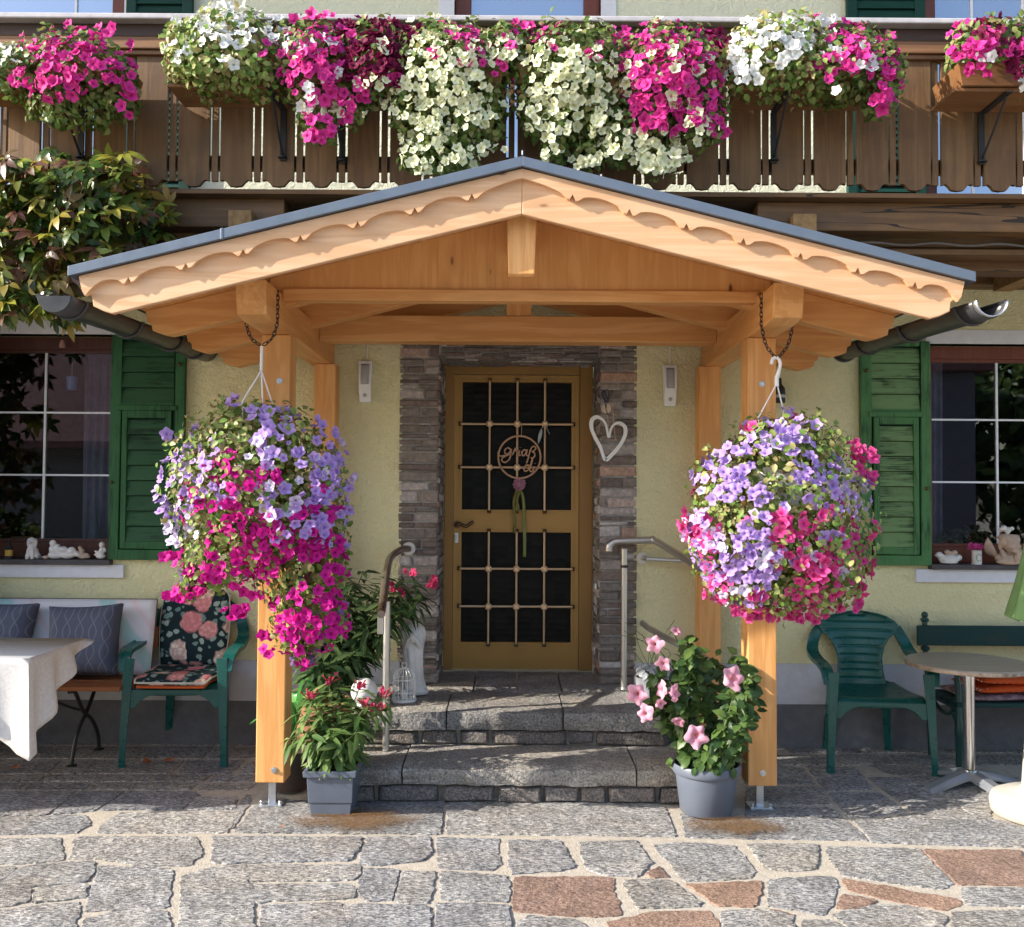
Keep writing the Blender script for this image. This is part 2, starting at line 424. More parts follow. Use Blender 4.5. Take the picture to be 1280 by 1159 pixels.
def granite(name, pal, rough=.85, bstr=.8, sc1=95, streak=(1,1,1), tint=.35):
    t = NT(name); v = t.co(streak); v0 = t.co(); isl = t.isl()
    n = t.ramp(t.noise(v, sc1, 5, .75), [(.36, pal[0]), (.47, pal[1]), (.56, pal[2]), (.68, pal[3])])
    big = t.ramp(t.noise(v0, 5, 5, .6), [(.3, .72), (.7, 1.2)])
    c = t.mix(1.0, n, big, 'MULTIPLY')
    pit = t.ramp(t.noise(v0, 30, 5, .75), [(.62, 0.0), (.74, .55)]); c = t.mix(pit, c, pal[0]); c = t.mix(1.0, c, t.ramp(isl, [(0, (.72,.73,.76)), (.3, (1.0,.97,.92)), (.55, (.86,.86,.88)), (.8, (1.08,1.04,.98)), (1, (.80,.76,.70))]), 'MULTIPLY')
    warm = t.ramp(t.noise(v0, 2.3, 3), [(.45, 0.0), (.7, 1.0)]); c = t.mix(t.math('MULTIPLY', warm, tint), c, t.mix(1.0, c, (1.12,.93,.70), 'MULTIPLY'))
    t.col(c)
    h = t.math('ADD', t.math('MULTIPLY', t.noise(v, 50, 6, .72), .9), t.math('MULTIPLY', t.noise(v0, 12, 6, .6), 1.8))
    t.bump(h, bstr, .022); return t.fin(rough, .25)
GP = [(.055,.058,.065), (.23,.23,.235), (.43,.43,.425), (.70,.695,.685)]
M_GRAN = granite('granite_slabs', GP, streak=(.6,1.3,1)); M_RED = granite('red_porphyry', [(.12,.078,.06), (.24,.16,.122), (.33,.225,.175), (.44,.33,.27)], tint=.15, bstr=.55)
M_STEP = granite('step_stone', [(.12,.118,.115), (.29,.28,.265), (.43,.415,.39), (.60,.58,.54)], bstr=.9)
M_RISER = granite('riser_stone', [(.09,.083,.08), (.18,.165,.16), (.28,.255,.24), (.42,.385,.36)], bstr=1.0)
M_MORT = plain('sandy_mortar', (.43,.385,.32), .95, .1, var=.15, scale=30, bump=.5, bs=120)

# ------------------------------------------------------------------ ground and paving
g = MB(); g.grid(lambda u, v: (-60+120*u, -60+120*v, -.0012), 2, 2)
tag(g.build('ground', M_MORT), kind='structure')
TOPJ = random.Random(3)
def stone(mb, poly, h=.004, jit=.0065, seg=.028, inset=.003, gap=-.002):
    pts = [Vector((p[0], p[1])) for p in poly]
    area = sum(pts[i].x*pts[(i+1) % len(pts)].y - pts[(i+1) % len(pts)].x*pts[i].y for i in range(len(pts)))
    if area < 0: pts.reverse()
    c = sum(pts, Vector((0,0)))/len(pts); out = []
    m = len(pts)
    for i in range(m):                                   # cut the corners, split and roughen the edges
        a, b, d = pts[i-1], pts[i], pts[(i+1) % m]
        ra = min(.011, (b-a).length*.2); rb = min(.011, (d-b).length*.2)
        p, q = b+(a-b).normalized()*ra, b+(d-b).normalized()*rb
        out += [p, (p+q+b*1.0)/3, q]
        e = d+(b-d).normalized()*min(.011, (d-b).length*.2); k = int((e-q).length/seg)
        out += [q.lerp(e, (j+1)/(k+1)) for j in range(k)]
    n = len(out); ring = []
    for i, p in enumerate(out):
        t = (out[(i+1) % n]-out[i-1]); t = t.normalized() if t.length > 1e-9 else Vector((1,0))
        nrm = Vector((-t.y, t.x))                        # inward for ccw
        ring.append((p + nrm*(gap + TOPJ.uniform(-jit, jit)), nrm))
    hh = h + TOPJ.uniform(-.0012, .003); b = len(mb.v)
    for p, nrm in ring: mb.v.append(Vector((p.x, p.y, -.012)))
    for p, nrm in ring: mb.v.append(Vector((p.x, p.y, hh*.55)))
    for p, nrm in ring: q = p+nrm*inset; mb.v.append(Vector((q.x, q.y, hh)))
    for L in range(2):
        for i in range(n): mb.f.append((b+L*n+i, b+L*n+(i+1) % n, b+(L+1)*n+(i+1) % n, b+(L+1)*n+i))
    mb.f.append(tuple(b+2*n+i for i in range(n)))
def cp(x0, y0, k, pts): return [G(x0+x/k, y0+y/k) for x, y in pts]
ST = {1: [[(-200,125),(380,118),(240,237),(-200,242)], [(395,120),(620,120),(480,215),(255,237)], [(640,122),(975,122),(1000,140),(905,210),(500,213)], [(985,150),(1195,150),(1170,210),(920,212)],
 [(-200,250),(430,240),(455,285),(385,328),(-200,340)], [(600,226),(1200,218),(1135,326),(485,328),(500,290)], [(-200,356),(300,352),(318,410),(320,462),(180,478),(-200,492)],
 [(370,360),(410,345),(985,345),(1020,430),(950,490),(700,495),(590,470),(480,455),(350,460)], [(-300,510),(90,500),(0,575),(-300,592)], [(100,505),(190,485),(470,465),(480,510),(430,575),(170,595),(0,608),(-200,612),(-40,588)],
 [(-300,620),(155,608),(145,670),(80,685),(-40,703),(-300,720)], [(175,605),(430,585),(440,600),(430,650),(160,680)], [(490,490),(700,500),(855,505),(870,540),(840,700),(570,712),(420,720),(440,650),(475,570)],
 [(905,545),(1050,500),(1240,485),(1245,590),(1265,640),(1270,760),(1285,900),(890,900)], [(-300,730),(-40,715),(390,670),(400,700),(385,770),(395,900),(-300,900)], [(420,760),(570,722),(830,712),(850,760),(875,900),(410,900)]],
 2: [[(-220,345),(530,350),(525,400),(470,465),(-220,482)], [(555,350),(870,345),(880,430),(850,465),(610,490),(505,485),(530,430)], [(905,350),(1220,355),(1215,440),(1225,485),(1180,515),(905,505)],
 [(-60,490),(510,485),(530,510),(520,545),(470,565),(0,570),(-70,560)], [(-40,585),(460,580),(500,600),(500,650),(420,658),(60,668),(10,680),(-30,660)], [(545,505),(715,510),(690,640),(680,665),(540,668),(510,640),(515,560)],
 [(730,520),(900,520),(890,600),(865,680),(760,688),(695,668)], [(920,520),(1255,540),(1270,600),(1268,672),(1080,668),(915,660),(925,570)], [(25,690),(415,675),(465,760),(480,900),(20,900)],
 [(440,690),(520,685),(870,695),(880,740),(870,900),(495,900)], [(905,680),(1080,680),(1270,690),(1275,800),(1280,900),(885,900)],
 [(-110,325),(-8,190),(90,160),(300,168),(940,165),(925,330),(905,334)], [(-20,160),(-110,300),(-195,326),(-130,222),(-40,130)]],
 3: [[(-332,333),(-318,172),(250,172),(700,180),(770,205),(825,345)], [(840,232),(1280,250),(1650,245),(1790,365),(870,352)], [(-20,365),(240,365),(285,440),(320,495),(250,515),(60,530),(0,535),(-15,500)], [(335,375),(620,365),(660,425),(705,475),(640,545),(440,535),(360,505)],
 [(700,385),(860,372),(1110,390),(1180,460),(1220,520),(1200,555),(860,570),(800,500)], [(550,570),(620,560),(800,565),(850,610),(950,680),(940,695),(620,705),(590,650)], [(30,770),(90,740),(330,765),(430,830),(450,900),(10,900)], [(1040,720),(1230,705),(1290,712),(1400,740),(1440,900),(1070,900)]],
 4: [[(430,265),(1150,262),(1300,310),(1500,330),(1500,405),(520,375)], [(-110,385),(250,385),(255,480),(230,510),(90,520),(-20,500)], [(285,395),(760,405),(800,455),(930,580),(870,610),(560,570),(370,540),(300,460)], [(0,560),(200,545),(330,548),(350,600),(340,660),(290,740),(130,710),(0,695)],
 [(965,605),(1500,600),(1500,700),(1000,690),(970,650)], [(310,735),(500,690),(700,690),(900,740),(880,800),(830,900),(520,880)], [(920,720),(1500,705),(1500,900),(900,890)], [(160,765),(300,760),(480,830),(500,900),(170,900)],
 [(-110,195),(310,200),(360,240),(-110,245)], [(-110,95),(260,95),(330,185),(-110,183)], [(-110,-20),(170,0),(240,80),(-110,85)], [(300,125),(560,125),(690,215),(470,255),(400,245)], [(190,-10),(440,0),(530,110),(290,115)],
 [(500,50),(650,50),(820,105),(960,205),(720,215),(600,130)], [(470,-20),(800,-10),(1000,30),(640,38)], [(920,160),(1105,170),(1115,205),(1110,245),(1020,235)], [(720,225),(970,212),(1010,235),(1130,255),(560,258)], [(660,45),(1000,40),(1400,60),(1400,180),(1110,165),(900,150)]]}
SR = {1: [], 3: [[(10,545),(450,545),(520,550),(505,620),(540,680),(548,740),(430,748),(200,738),(0,715)], [(670,530),(735,495),(785,550),(700,552)], [(865,585),(1250,570),(1245,630),(1220,695),(1020,690),(940,630)], [(480,770),(700,720),(980,715),(1010,740),(1050,800),(1070,900),(480,900)]],
 4: [[(775,410),(1260,415),(1290,470),(1310,590),(950,585),(870,510)], [(365,555),(600,590),(720,620),(860,640),(960,660),(970,690),(890,715),(700,680),(560,655),(400,615)], [(375,635),(550,665),(490,700),(430,715),(340,705)], [(0,708),(60,715),(140,738),(60,740)], [(1300,415),(1500,420),(1500,585),(1335,590)]]}
pv = MB(); rd = MB()
for k, L in ST.items():
    for p in L: stone(pv, cp((k-1)*320, 960, 4.0, p))
for k, L in SR.items():
    for p in L: stone(rd, cp((k-1)*320, 960, 4.0, p), h=.0035)
# shaded terrace stones on the left, by rows, then the apron outside the picture
def row(xs, y0, y1, sl):
    for a, b in zip(xs[:-1], xs[1:]): stone(pv, [G(a+sl, y0), G(b+sl, y0), G(b-sl-2, y1), G(a-sl+2, y1)], gap=.007)
row([-60,70,225,300,345], 951, 968, 8); row([-90,55,128,190,262,330], 969, 978, 5); row([-120,30,112,170,245,318], 979, 988.5, 5); row([-20,95,180,262,360,430], 934, 949, 7); row([-40,130,300,440], 918, 932, 6)
row([960,1040,1115,1200,1290], 944, 957, -8); row([980,1075,1180,1290], 931, 942, -8)
rr = random.Random(5)
def apron(x0, x1, y0, y1):
    y = y0
    while y < y1:
        hh = rr.uniform(.22, .36); x = x0
        while x < x1:
            ww = rr.uniform(.25, .6); stone(rd if rr.random() < .15 else pv, [(x+rr.uniform(0,.05), y), (x+ww-rr.uniform(.0,.06), y+rr.uniform(-.02,.02)), (x+ww-.01, y+hh-.01), (x, y+hh-rr.uniform(0,.03))], seg=.09); x += ww
        y += hh
apron(-4, 4, 1.2, 3.02); apron(-5.4, -3.25, 3.1, 5.7); apron(3.3, 5.4, 3.1, 5.7)
tag(pv.build('paving', M_GRAN, fixn=False), kind='structure'); tag(rd.build('red_paving', M_RED, fixn=False), kind='structure')

# ------------------------------------------------------------------ house
YW, YD = 5.85, 6.27
house = thing('house', 'yellow stucco farmhouse front with stone framed doorway and green shutters', 'house', (0, YW, 0))
def wallgrid(mb, x0, x1, z0, z1, holes, yf, yb):
    xs = sorted({x0, x1, *[h[0] for h in holes], *[h[1] for h in holes]}); zs = sorted({z0, z1, *[h[2] for h in holes], *[h[3] for h in holes]})
    for a, b in zip(xs[:-1], xs[1:]):
        for c, d in zip(zs[:-1], zs[1:]):
            if any(h[0]-1e-6 <= a and b <= h[1]+1e-6 and h[2]-1e-6 <= c and d <= h[3]+1e-6 for h in holes): continue
            mb.add([(a,yf,c),(b,yf,c),(b,yf,d),(a,yf,d)], [(0,1,2,3)])
    for h in holes:
        a, b, c, d = h
        mb.add([(a,yf,c),(a,yb,c),(a,yb,d),(a,yf,d)], [(0,1,2,3)]); mb.add([(b,yf,c),(b,yb,c),(b,yb,d),(b,yf,d)], [(0,1,2,3)])
        mb.add([(a,yf,d),(b,yf,d),(b,yb,d),(a,yb,d)], [(0,1,2,3)])
        if c > z0+1e-6: mb.add([(a,yf,c),(b,yf,c),(b,yb,c),(a,yb,c)], [(0,1,2,3)])
BX0, BX1 = P(497.5,640,YW).x, P(796.5,640,YW).x            # brick surround, outer
BI0, BI1 = P(549,640,YW).x, P(748,640,YW).x              # inner opening
BZ = P(648,447,YW).z; BT = BZ+.22
WLx1 = P(142,560,YW).x; WLx0 = WLx1-1.02; WLz0 = P(100,703,YW).z; WLz1 = P(100,418,YW).z
WRx0 = P(1161,570,YW).x; WRx1 = WRx0+1.02; WRz0 = P(1200,709,YW).z; WRz1 = P(1200,430,YW).z
FLZ = 2.93                                               # storey line hidden behind the balcony floor
zp1 = P(1000,830,YW).z; zp2 = P(1000,880,YW).z
HX0, HX1 = -7.5, 7.5
m = MB(); wallgrid(m, HX0, HX1, zp1, FLZ, [(BX0+.02, BX1-.02, zp1, BT-.02), (WLx0, WLx1, WLz0, WLz1), (WRx0, WRx1, WRz0, WRz1)], YW, YW+.4)
m.build('wall', M_WALL, house, fixn=False)
DL = [(P(-12,10,YW).x-1.0, P(156,10,YW).x), (P(568,10,YW).x, P(751,10,YW).x), (P(1154,10,YW).x, P(1154,10,YW).x+1.0)]
m = MB(); wallgrid(m, HX0, HX1, FLZ, 6.4, [(a, b, FLZ, 5.05) for a, b in DL], YW, YW+.3)
m.build('upper_wall', M_WALLUP, house, fixn=False)
m = MB()
for a, b in ((HX0, BX0+.02), (BX1-.02, HX1)): m.box(a, b, YW-.012, YW+.2, zp2, zp1+.002)
m.build('pale_plinth', M_PL1, house)
m = MB()
for a, b in ((HX0, BX0+.02), (BX1-.02, HX1)): m.box(a, b, YW-.02, YW+.2, -.05, zp2)
m.build('dark_plinth', M_PL2, house)
m = MB(); m.box(HX0, HX1, YW+.3, YW+4, 5.9, 6.1); m.box(HX0-1.4, HX1+.4, YW-1.2, YW+4, 6.2, 6.32)
m.build('eaves', M_OX, house)
m = MB()                                                  # ends and back of the house and the dark rooms behind its windows
m.box(HX0, HX0+.3, YW+.41, YW+6, 0, 6.2); m.box(HX1-.3, HX1, YW+.41, YW+6, 0, 6.2); m.box(HX0+.31, HX1-.31, YW+5.7, YW+6, 0, 6.2)
m.build('side_wall', M_WALLUP, house)
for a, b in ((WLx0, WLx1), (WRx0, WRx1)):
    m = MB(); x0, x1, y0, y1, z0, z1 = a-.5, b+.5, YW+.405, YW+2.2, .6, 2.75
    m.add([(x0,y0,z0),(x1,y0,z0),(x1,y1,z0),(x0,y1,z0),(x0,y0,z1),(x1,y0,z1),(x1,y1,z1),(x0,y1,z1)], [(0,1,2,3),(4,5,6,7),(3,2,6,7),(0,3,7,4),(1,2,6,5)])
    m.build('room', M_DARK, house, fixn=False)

# brick surround: real slim bricks over a mortar bed
m = MB(); yb = YW+.02
m.box(BX0+.004, BI0-.012, yb-.012, YD+.1, .30, BT-.004); m.box(BI1+.012, BX1-.004, yb-.012, YD+.1, .30, BT-.004); m.box(BI0-.012, BI1+.012, yb-.012, YD+.1, BZ+.012, BT-.004)
m.build('brick_mortar', M_BMORT, house)
br = random.Random(11); m = MB()
def bricks_face(x0, x1, z0, z1, fn, dmin=.008, dmax=.03):
    z = z0
    while z < z1-.02:
        h = min(br.choice([.032,.04,.048,.055,.06,.068]), z1-z)
        if z1-(z+h) < .03: h = z1-z
        x = x0 + (0 if br.random() < .5 else -br.uniform(0, .08))
        while x < x1-.01:
            ww = br.uniform(.09, .24); e = min(x+ww, x1)
            if x1-e < .05: e = x1
            a = max(x, x0)
            d = br.uniform(dmin, dmax); j = [br.uniform(-.004, .004) for _ in range(8)]; gp = .005
            q = [(a+gp, z+gp), (e-gp, z+gp+j[0]), (e-gp+j[1], z+h-gp+j[2]), (a+gp+j[3], z+h-gp)]
            b = len(m.v)
            for u, v in q: m.v.append(fn(u, v, -.01))
            for (u, v), jj in zip(q, j[4:]): m.v.append(fn(u, v, d*.7))
            cu, cv = (q[0][0]+q[2][0])/2, (q[0][1]+q[2][1])/2
            for (u, v), jj in zip(q, j[4:]): m.v.append(fn(u+(cu-u)*min(.45,.008/max(.01,abs(cu-u))), v+(cv-v)*min(.45,.008/max(.01,abs(cv-v))), d+jj*.7))
            for L in range(2):
                for i in range(4): m.f.append((b+L*4+i, b+L*4+(i+1) % 4, b+(L+1)*4+(i+1) % 4, b+(L+1)*4+i))
            m.f.append((b+8, b+9, b+10, b+11)); x = e
        z += h
FZ = lambda u, v, d: Vector((u, yb-.012-d, v))
bricks_face(BX0, BI0-.004, .37, BT, FZ); bricks_face(BI1+.004, BX1, .37, BT, FZ); bricks_face(BI0, BI1, BZ+.0, BT, FZ)
bricks_face(yb-.02, YD, .37, BZ, lambda u, v, d: Vector((BI0-.012+d*.6, u, v))); bricks_face(yb-.02, YD, .37, BZ, lambda u, v, d: Vector((BI1+.012-d*.6, u, v)))
bricks_face(BI0+.02, BI1-.02, yb-.02, YD, lambda u, v, d: Vector((u, v, BZ+.012-d*.6)))
m.build('brick_surround', M_BRICK, house)

# front door
dpx = lambda x, y, d=0: P(x, y, YD+d)
dz0, dz1 = .378, P(646,458,YD).z
fx0, fx1 = dpx(555,650).x, dpx(735,650).x
m = MB(); fw = .058
m.box(BI0-.0, fx0+fw, YD, YD+.09, dz0, dz1+.05); m.box(fx1-fw, BI1+.0, YD, YD+.09, dz0, dz1+.05); m.box(fx0+fw, fx1-fw, YD, YD+.09, dz1-fw+.005, dz1+.05)
dfr = m.build('door_frame', M_DOORF, house, bevel=.004)
lx0, lx1, lz0, lz1 = fx0+fw+.003, fx1-fw-.003, dz0+.006, dz1-fw
gu = (dpx(578,0).x+.008, dpx(714.5,0).x+.004); gx0 = P(577.5,560,YD).x; gx1 = P(714.5,560,YD).x
guz1, guz0 = P(646,477.6,YD).z, P(646,637.5,YD).z; glz1, glz0 = P(646,665.5,YD).z, P(646,803.5,YD).z
m = MB(); wallgrid(m, lx0, lx1, lz0, lz1, [(gx0, gx1, guz0, guz1), (gx0, gx1, glz0, glz1)], YD+.018, YD+.07)
for a, b in ((guz0, guz1), (glz0, glz1)):
    for x0, x1, z0, z1 in ((gx0-.014, gx0, a-.014, b+.014), (gx1, gx1+.014, a-.014, b+.014), (gx0, gx1, b, b+.014), (gx0, gx1, a-.014, a)): m.box(x0, x1, YD+.010, YD+.017, z0, z1)
door = m.build('door', M_DOOR, house, fixn=False)
for a, b in ((guz0, guz1), (glz0, glz1)):
    m = MB(); m.box(gx0, gx1, YD+.05, YD+.06, a, b); m.build('glass_pane', M_DGL, door)
def rosette(m, p): m.lathe([(.004,-.004),(.021,0),(.023,.008),(.015,.013),(.012,.008),(.0,.008)], (0,0,0), 14)
for (zt, zb, hy) in ((guz1, guz0, (530.5, 584.5)), (glz1, glz0, (711, 758))):
    m = MB(); r2 = MB(); ys = YD-.012
    vx = [P(x, 600, YD).x for x in (611.5, 646.2, 680.8)]; hz = [P(646, y, YD).z for y in hy]
    for x in vx: m.tube([(x, ys, zb-.012), (x, ys, zt+.012)], .0072, 8)
    for z in hz: m.tube([(gx0-.012, ys-.003, z), (gx1+.012, ys-.003, z)], .0072, 8)
    m.build('grille_bar', M_ROSE, door, smooth=True)
    for x in vx:
        for z in hz:
            b = MB(); rosette(b, None); T = Matrix.Translation((x, ys-.009, z)) @ Matrix.Rotation(math.pi/2, 4, 'X')
            r2.add([T @ v for v in b.v], b.f); r2.build('grille_rosette', M_ROSE, door, smooth=True); r2 = MB()
    c2 = MB()
    for x in vx:
        for z in (zb-.012, zt+.012): c2.tube([(x-.012, ys, z), (x+.014, ys, z)], .011, 8); c2.tube([(x, ys, z), (x, YD+.03, z)], .005, 6); c2.build('grille_fixing', M_BRONZE, door, smooth=True); c2 = MB()
    for z in hz:
        for x in (gx0-.012, gx1+.012): c2.tube([(x, ys, z-.012), (x, ys, z+.014)], .011, 8); c2.tube([(x, ys, z), (x, YD+.03, z)], .005, 6); c2.build('grille_fixing', M_BRONZE, door, smooth=True); c2 = MB()
hp = P(571, 656, YD)
m = MB(); m.tube(smoothpath([(hp.x, YD+.02, hp.z), (hp.x, YD-.045, hp.z), (hp.x+.02, YD-.05, hp.z+.008), (hp.x+.06, YD-.05, hp.z-.008), (hp.x+.095, YD-.048, hp.z+.012), (hp.x+.11, YD-.045, hp.z+.022)], 5), [.011]*26, 10); m.lathe([(.0,0),(.024,0),(.024,.006),(0,.006)], (0,0,0), 20)
T = Matrix.Translation((hp.x, YD+.016, hp.z)) @ Matrix.Rotation(math.pi/2, 4, 'X'); n0 = len(m.v)-80
for i in range(n0, len(m.v)): m.v[i] = T @ m.v[i]
m.build('door_handle', M_BRONZE, door, smooth=True)
kp = P(570.5, 672, YD); m = MB(); m.box(kp.x-.013, kp.x+.013, YD+.010, YD+.018, kp.z-.035, kp.z+.03); m.tube([(kp.x, YD-.004, kp.z+.008), (kp.x, YD+.012, kp.z+.008)], .009, 12); m.box(kp.x-.003, kp.x+.003, YD-.02, YD-.003, kp.z-.02, kp.z+.01)
m.build('keyhole_plate', M_ZINC, door, bevel=.002)

# windows
def window(x0, x1, z0, z1, fm, mx, hzs):
    yf = YW+.11; m = MB(); o = .075; inn = .052
    m.box(x0, x0+inn, yf, yf+.08, z0+.02, z1); m.box(x1-inn, x1, yf, yf+.08, z0+.02, z1); m.box(x0+inn, x1-inn, yf, yf+.08, z1-.075, z1); m.box(x0+inn, x1-inn, yf, yf+.08, z0+.02, z0+.115)
    i0, i1, j0, j1 = x0+inn, x1-inn, z0+.115, z1-.075
    m.box(i0, i0+.022, yf+.012, yf+.06, j0, j1); m.box(i1-.022, i1, yf+.012, yf+.06, j0, j1); m.box(i0+.022, i1-.022, yf+.012, yf+.06, j1-.022, j1); m.box(i0+.022, i1-.022, yf+.012, yf+.06, j0, j0+.022)
    win = m.build('window', fm, house, bevel=.004)
    m = MB(); m.box(i0+.02, i1-.02, yf+.034, yf+.038, j0+.02, j1-.02); m.build('glass_pane', M_GLASS, win)
    m = MB()
    m.box(mx-.006, mx+.006, yf+.022, yf+.033, j0+.022, j1-.022)
    for z in hzs: m.box(i0+.022, mx-.006, yf+.022, yf+.033, z-.0055, z+.0055); m.box(mx+.006, i1-.022, yf+.022, yf+.033, z-.0055, z+.0055)
    m.build('muntin', M_MUNT, win)
    return win
YG = YW+.13
wl = window(WLx0, WLx1, WLz0, WLz1, M_WFRD, P(55,560,YG).x, [P(90,516,YG).z, P(90,594,YG).z])
wr = window(WRx0, WRx1, WRz0, WRz1, M_WFR, P(1247,560,YG).x, [P(1230,525,YG).z, P(1230,603,YG).z])
def drape(name, x0, x1, z0, z1, y, wav=.03, nw=7, par=None):
    m = MB(); m.grid(lambda u, v: (x0+(x1-x0)*u, y+wav*math.sin(u*nw*6.283+v*1.5)*(.5+.5*v), z1+(z0-z1)*v), 60, 10); return m.build(name, M_CURT, par, smooth=True, angle=180, fixn=False)
drape('curtain', WLx1-.34, WLx1-.08, WLz0, WLz1, YW+.34, .02, 5, wl); drape('curtain', WRx0+.06, WRx0+.24, WRz0, WRz1, YW+.34, .02, 4, wr)
M_SILL = plain('dark_sill_stone', (.06,.055,.06), .45, .4, var=.3)
for (a, b, z, xl, xr) in ((WLx0, WLx1, WLz0, WLx0-.1, P(156,710,YW).x), (WRx0, WRx1, WRz0, P(1143,715,YW).x, WRx1+.1)):
    m = MB(); m.box(a-.01, b+.01, YW-.055, YW+.2, z-.012, z+.018); m.build('window_sill', M_SILL, house, bevel=.003)
    m = MB(); m.box(xl, xr, YW-.022, YW+.1, z-.092, z-.0125); m.build('white_band', M_TRIM, house, bevel=.003)
    m = MB(); m.box(a-(.02 if a < 0 else .015), b+.02, YW-.006, YW+.1, (WLz1 if a < 0 else WRz1), (WLz1 if a < 0 else WRz1)+.085); m.build('white_lintel', M_TRIM, house)

def shutter(x0, x1, z0, z1, ms, mf, split, upper=True, y=None):
    y = y if y is not None else YW-.012
    m = MB(); e = .062; t = .036
    m.box(x0, x0+e, y-t, y, z0, z1); m.box(x1-e, x1, y-t, y, z0, z1); m.box(x0+e, x1-e, y-t, y, z0, z0+.06); m.box(x0+e, x1-e, y-t, y, z1-.03, z1); m.box(x0+e, x1-e, y-t, y, split-.02, split+.02)
    if upper:
        m.box(x0+e-.016, x1-e+.016, y-t-.012, y-t-.002, split-.03, split+.002)
        for a, b in ((x0+e+.014, x0+e+.046), (x1-e-.046, x1-e-.014)): m.box(a, b, y-t-.010, y-.004, z0+.066, split-.032)
        m.box(x0+e+.046, x1-e-.046, y-t-.010, y-.004, z0+.066, z0+.11); m.box(x0+e+.046, x1-e-.046, y-t-.010, y-.004, split-.075, split-.032)
    s = m.build('shutter', mf, house, bevel=.004)
    m = MB()
    def slats(a, b, c, d, n, yy):
        h = (d-c)/n
        for i in range(n):
            zz = c+i*h; m.add([(a, yy-.022, zz-.004), (b, yy-.022, zz-.004), (b, yy-.004, zz+h*.90), (a, yy-.004, zz+h*.90), (a, yy-.014, zz-.006), (b, yy-.014, zz-.006), (b, yy+.004, zz+h*.89), (a, yy+.004, zz+h*.89)], [(0,1,2,3),(4,7,6,5),(0,4,5,1),(3,2,6,7),(0,3,7,4),(1,5,6,2)])
    if upper:
        slats(x0+e+.0465, x1-e-.0465, z0+.115, split-.078, 8, y-.02); slats(x0+e+.001, x1-e-.001, split+.022, z1-.032, 4, y-.012)
    else:
        slats(x0+e+.001, x1-e-.001, z0+.064, split-.022, 24, y-.012); slats(x0+e+.001, x1-e-.001, split+.022, z1-.032, 16, y-.012)
    m.build('slat', ms, s)
    m = MB(); m.box(x0+e*.2, x1-e*.2, y-.006, y-.001, z0+.02, z1-.02); m.build('gap_shade_sheet', M_SHU, s)  # dark sheet whose tone stands in for shadow in the slat gaps
    m = MB(); m.ball((x1-e*.5 if x0 < 0 else x0+e*.5, y-t-.012, split+.25), .012, None, 10, 6); m.ball((x1-e*.5 if x0 > 0 else x0+e*.3, y-t-.008, (z0+split)/2), .011, None, 10, 6); m.build('catch', M_BRONZE, s, smooth=True)
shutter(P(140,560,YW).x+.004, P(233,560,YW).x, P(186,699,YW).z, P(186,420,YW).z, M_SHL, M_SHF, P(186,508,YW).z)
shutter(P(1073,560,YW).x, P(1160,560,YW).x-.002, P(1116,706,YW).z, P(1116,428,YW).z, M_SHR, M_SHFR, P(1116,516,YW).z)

# balcony doors and their shutters upstairs
for (a, b) in DL:
    m = MB(); yf = YW+.06
    m.box(a, a+.10, yf, yf+.08, FLZ+.02, 5.05); m.box(b-.10, b, yf, yf+.08, FLZ+.02, 5.05); m.box(a+.10, b-.10, yf, yf+.08, 4.95, 5.05); m.box(a+.10, b-.10, yf, yf+.08, FLZ+.02, FLZ+.3)
    d = m.build('balcony_door', M_WFR, house, bevel=.004)
    m = MB(); m.box(a+.095, b-.095, yf+.03, yf+.04, FLZ+.3, 4.95); m.build('glass_pane', M_UPGL, d)
    if a > 1 or a < -2:
        m = MB(); c = (a+b)/2-.0
        for xx in (a+.34, b-.34): m.box(xx-.007, xx+.007, yf+.02, yf+.0295, FLZ+.3, 4.95)
        for zz in (3.6, 4.0, 4.38, 4.72): m.box(a+.1, b-.1, yf+.018, yf+.0285, zz-.006, zz+.006)
        m.build('muntin', M_MUNT, d)
    m = MB()
    for x0, x1 in ((a-.095, a), (b, b+.095)): m.box(x0, x1, YW-.008, YW+.08, FLZ+.02, 5.15)
    m.build('white_surround', M_TRIM, house)
for (u0, u1) in ((160, 244), (1053, 1152)):
    shutter(P(u0,10,YW).x+.01, P(u1,10,YW).x, FLZ+.03, 5.05, M_SHU, M_SHU, 4.0, False, YW-.02)

# doorbell and faint chalk marks over the door
b_ = P(738,733,YW+.1); m = MB(); m.lathe([(0,0),(.018,0),(.02,.006),(.012,.012),(0,.013)], (0,0,0), 16); T = Matrix.Translation((BI1+.0, b_.y, b_.z)) @ Matrix.Rotation(-math.pi/2, 4, 'Y'); m.v = [T @ v for v in m.v]; m.build('doorbell', M_WHITE, house, smooth=True)
M_CHALK = plain('chalk', (.50,.42,.30), .9, .1)
for q in ([(590,470),(594,470),(590,476),(595,476)], [(598,471),(602,473),(599,476),(597,473),(599,470)], [(619,473),(628,473)], [(641,471),(645,470),(644,474),(641,472),(645,476)], [(655,474),(659,472)], [(668,475),(671,471)], [(690,471),(693,470),(690,476),(694,476)], [(701,470),(698,470),(697,473),(701,475),(698,477)]):
    m = MB(); m.tube([P(x, y, YD+.017) for x, y in q], .0014, 4); m.build('chalk_mark', M_CHALK, door)
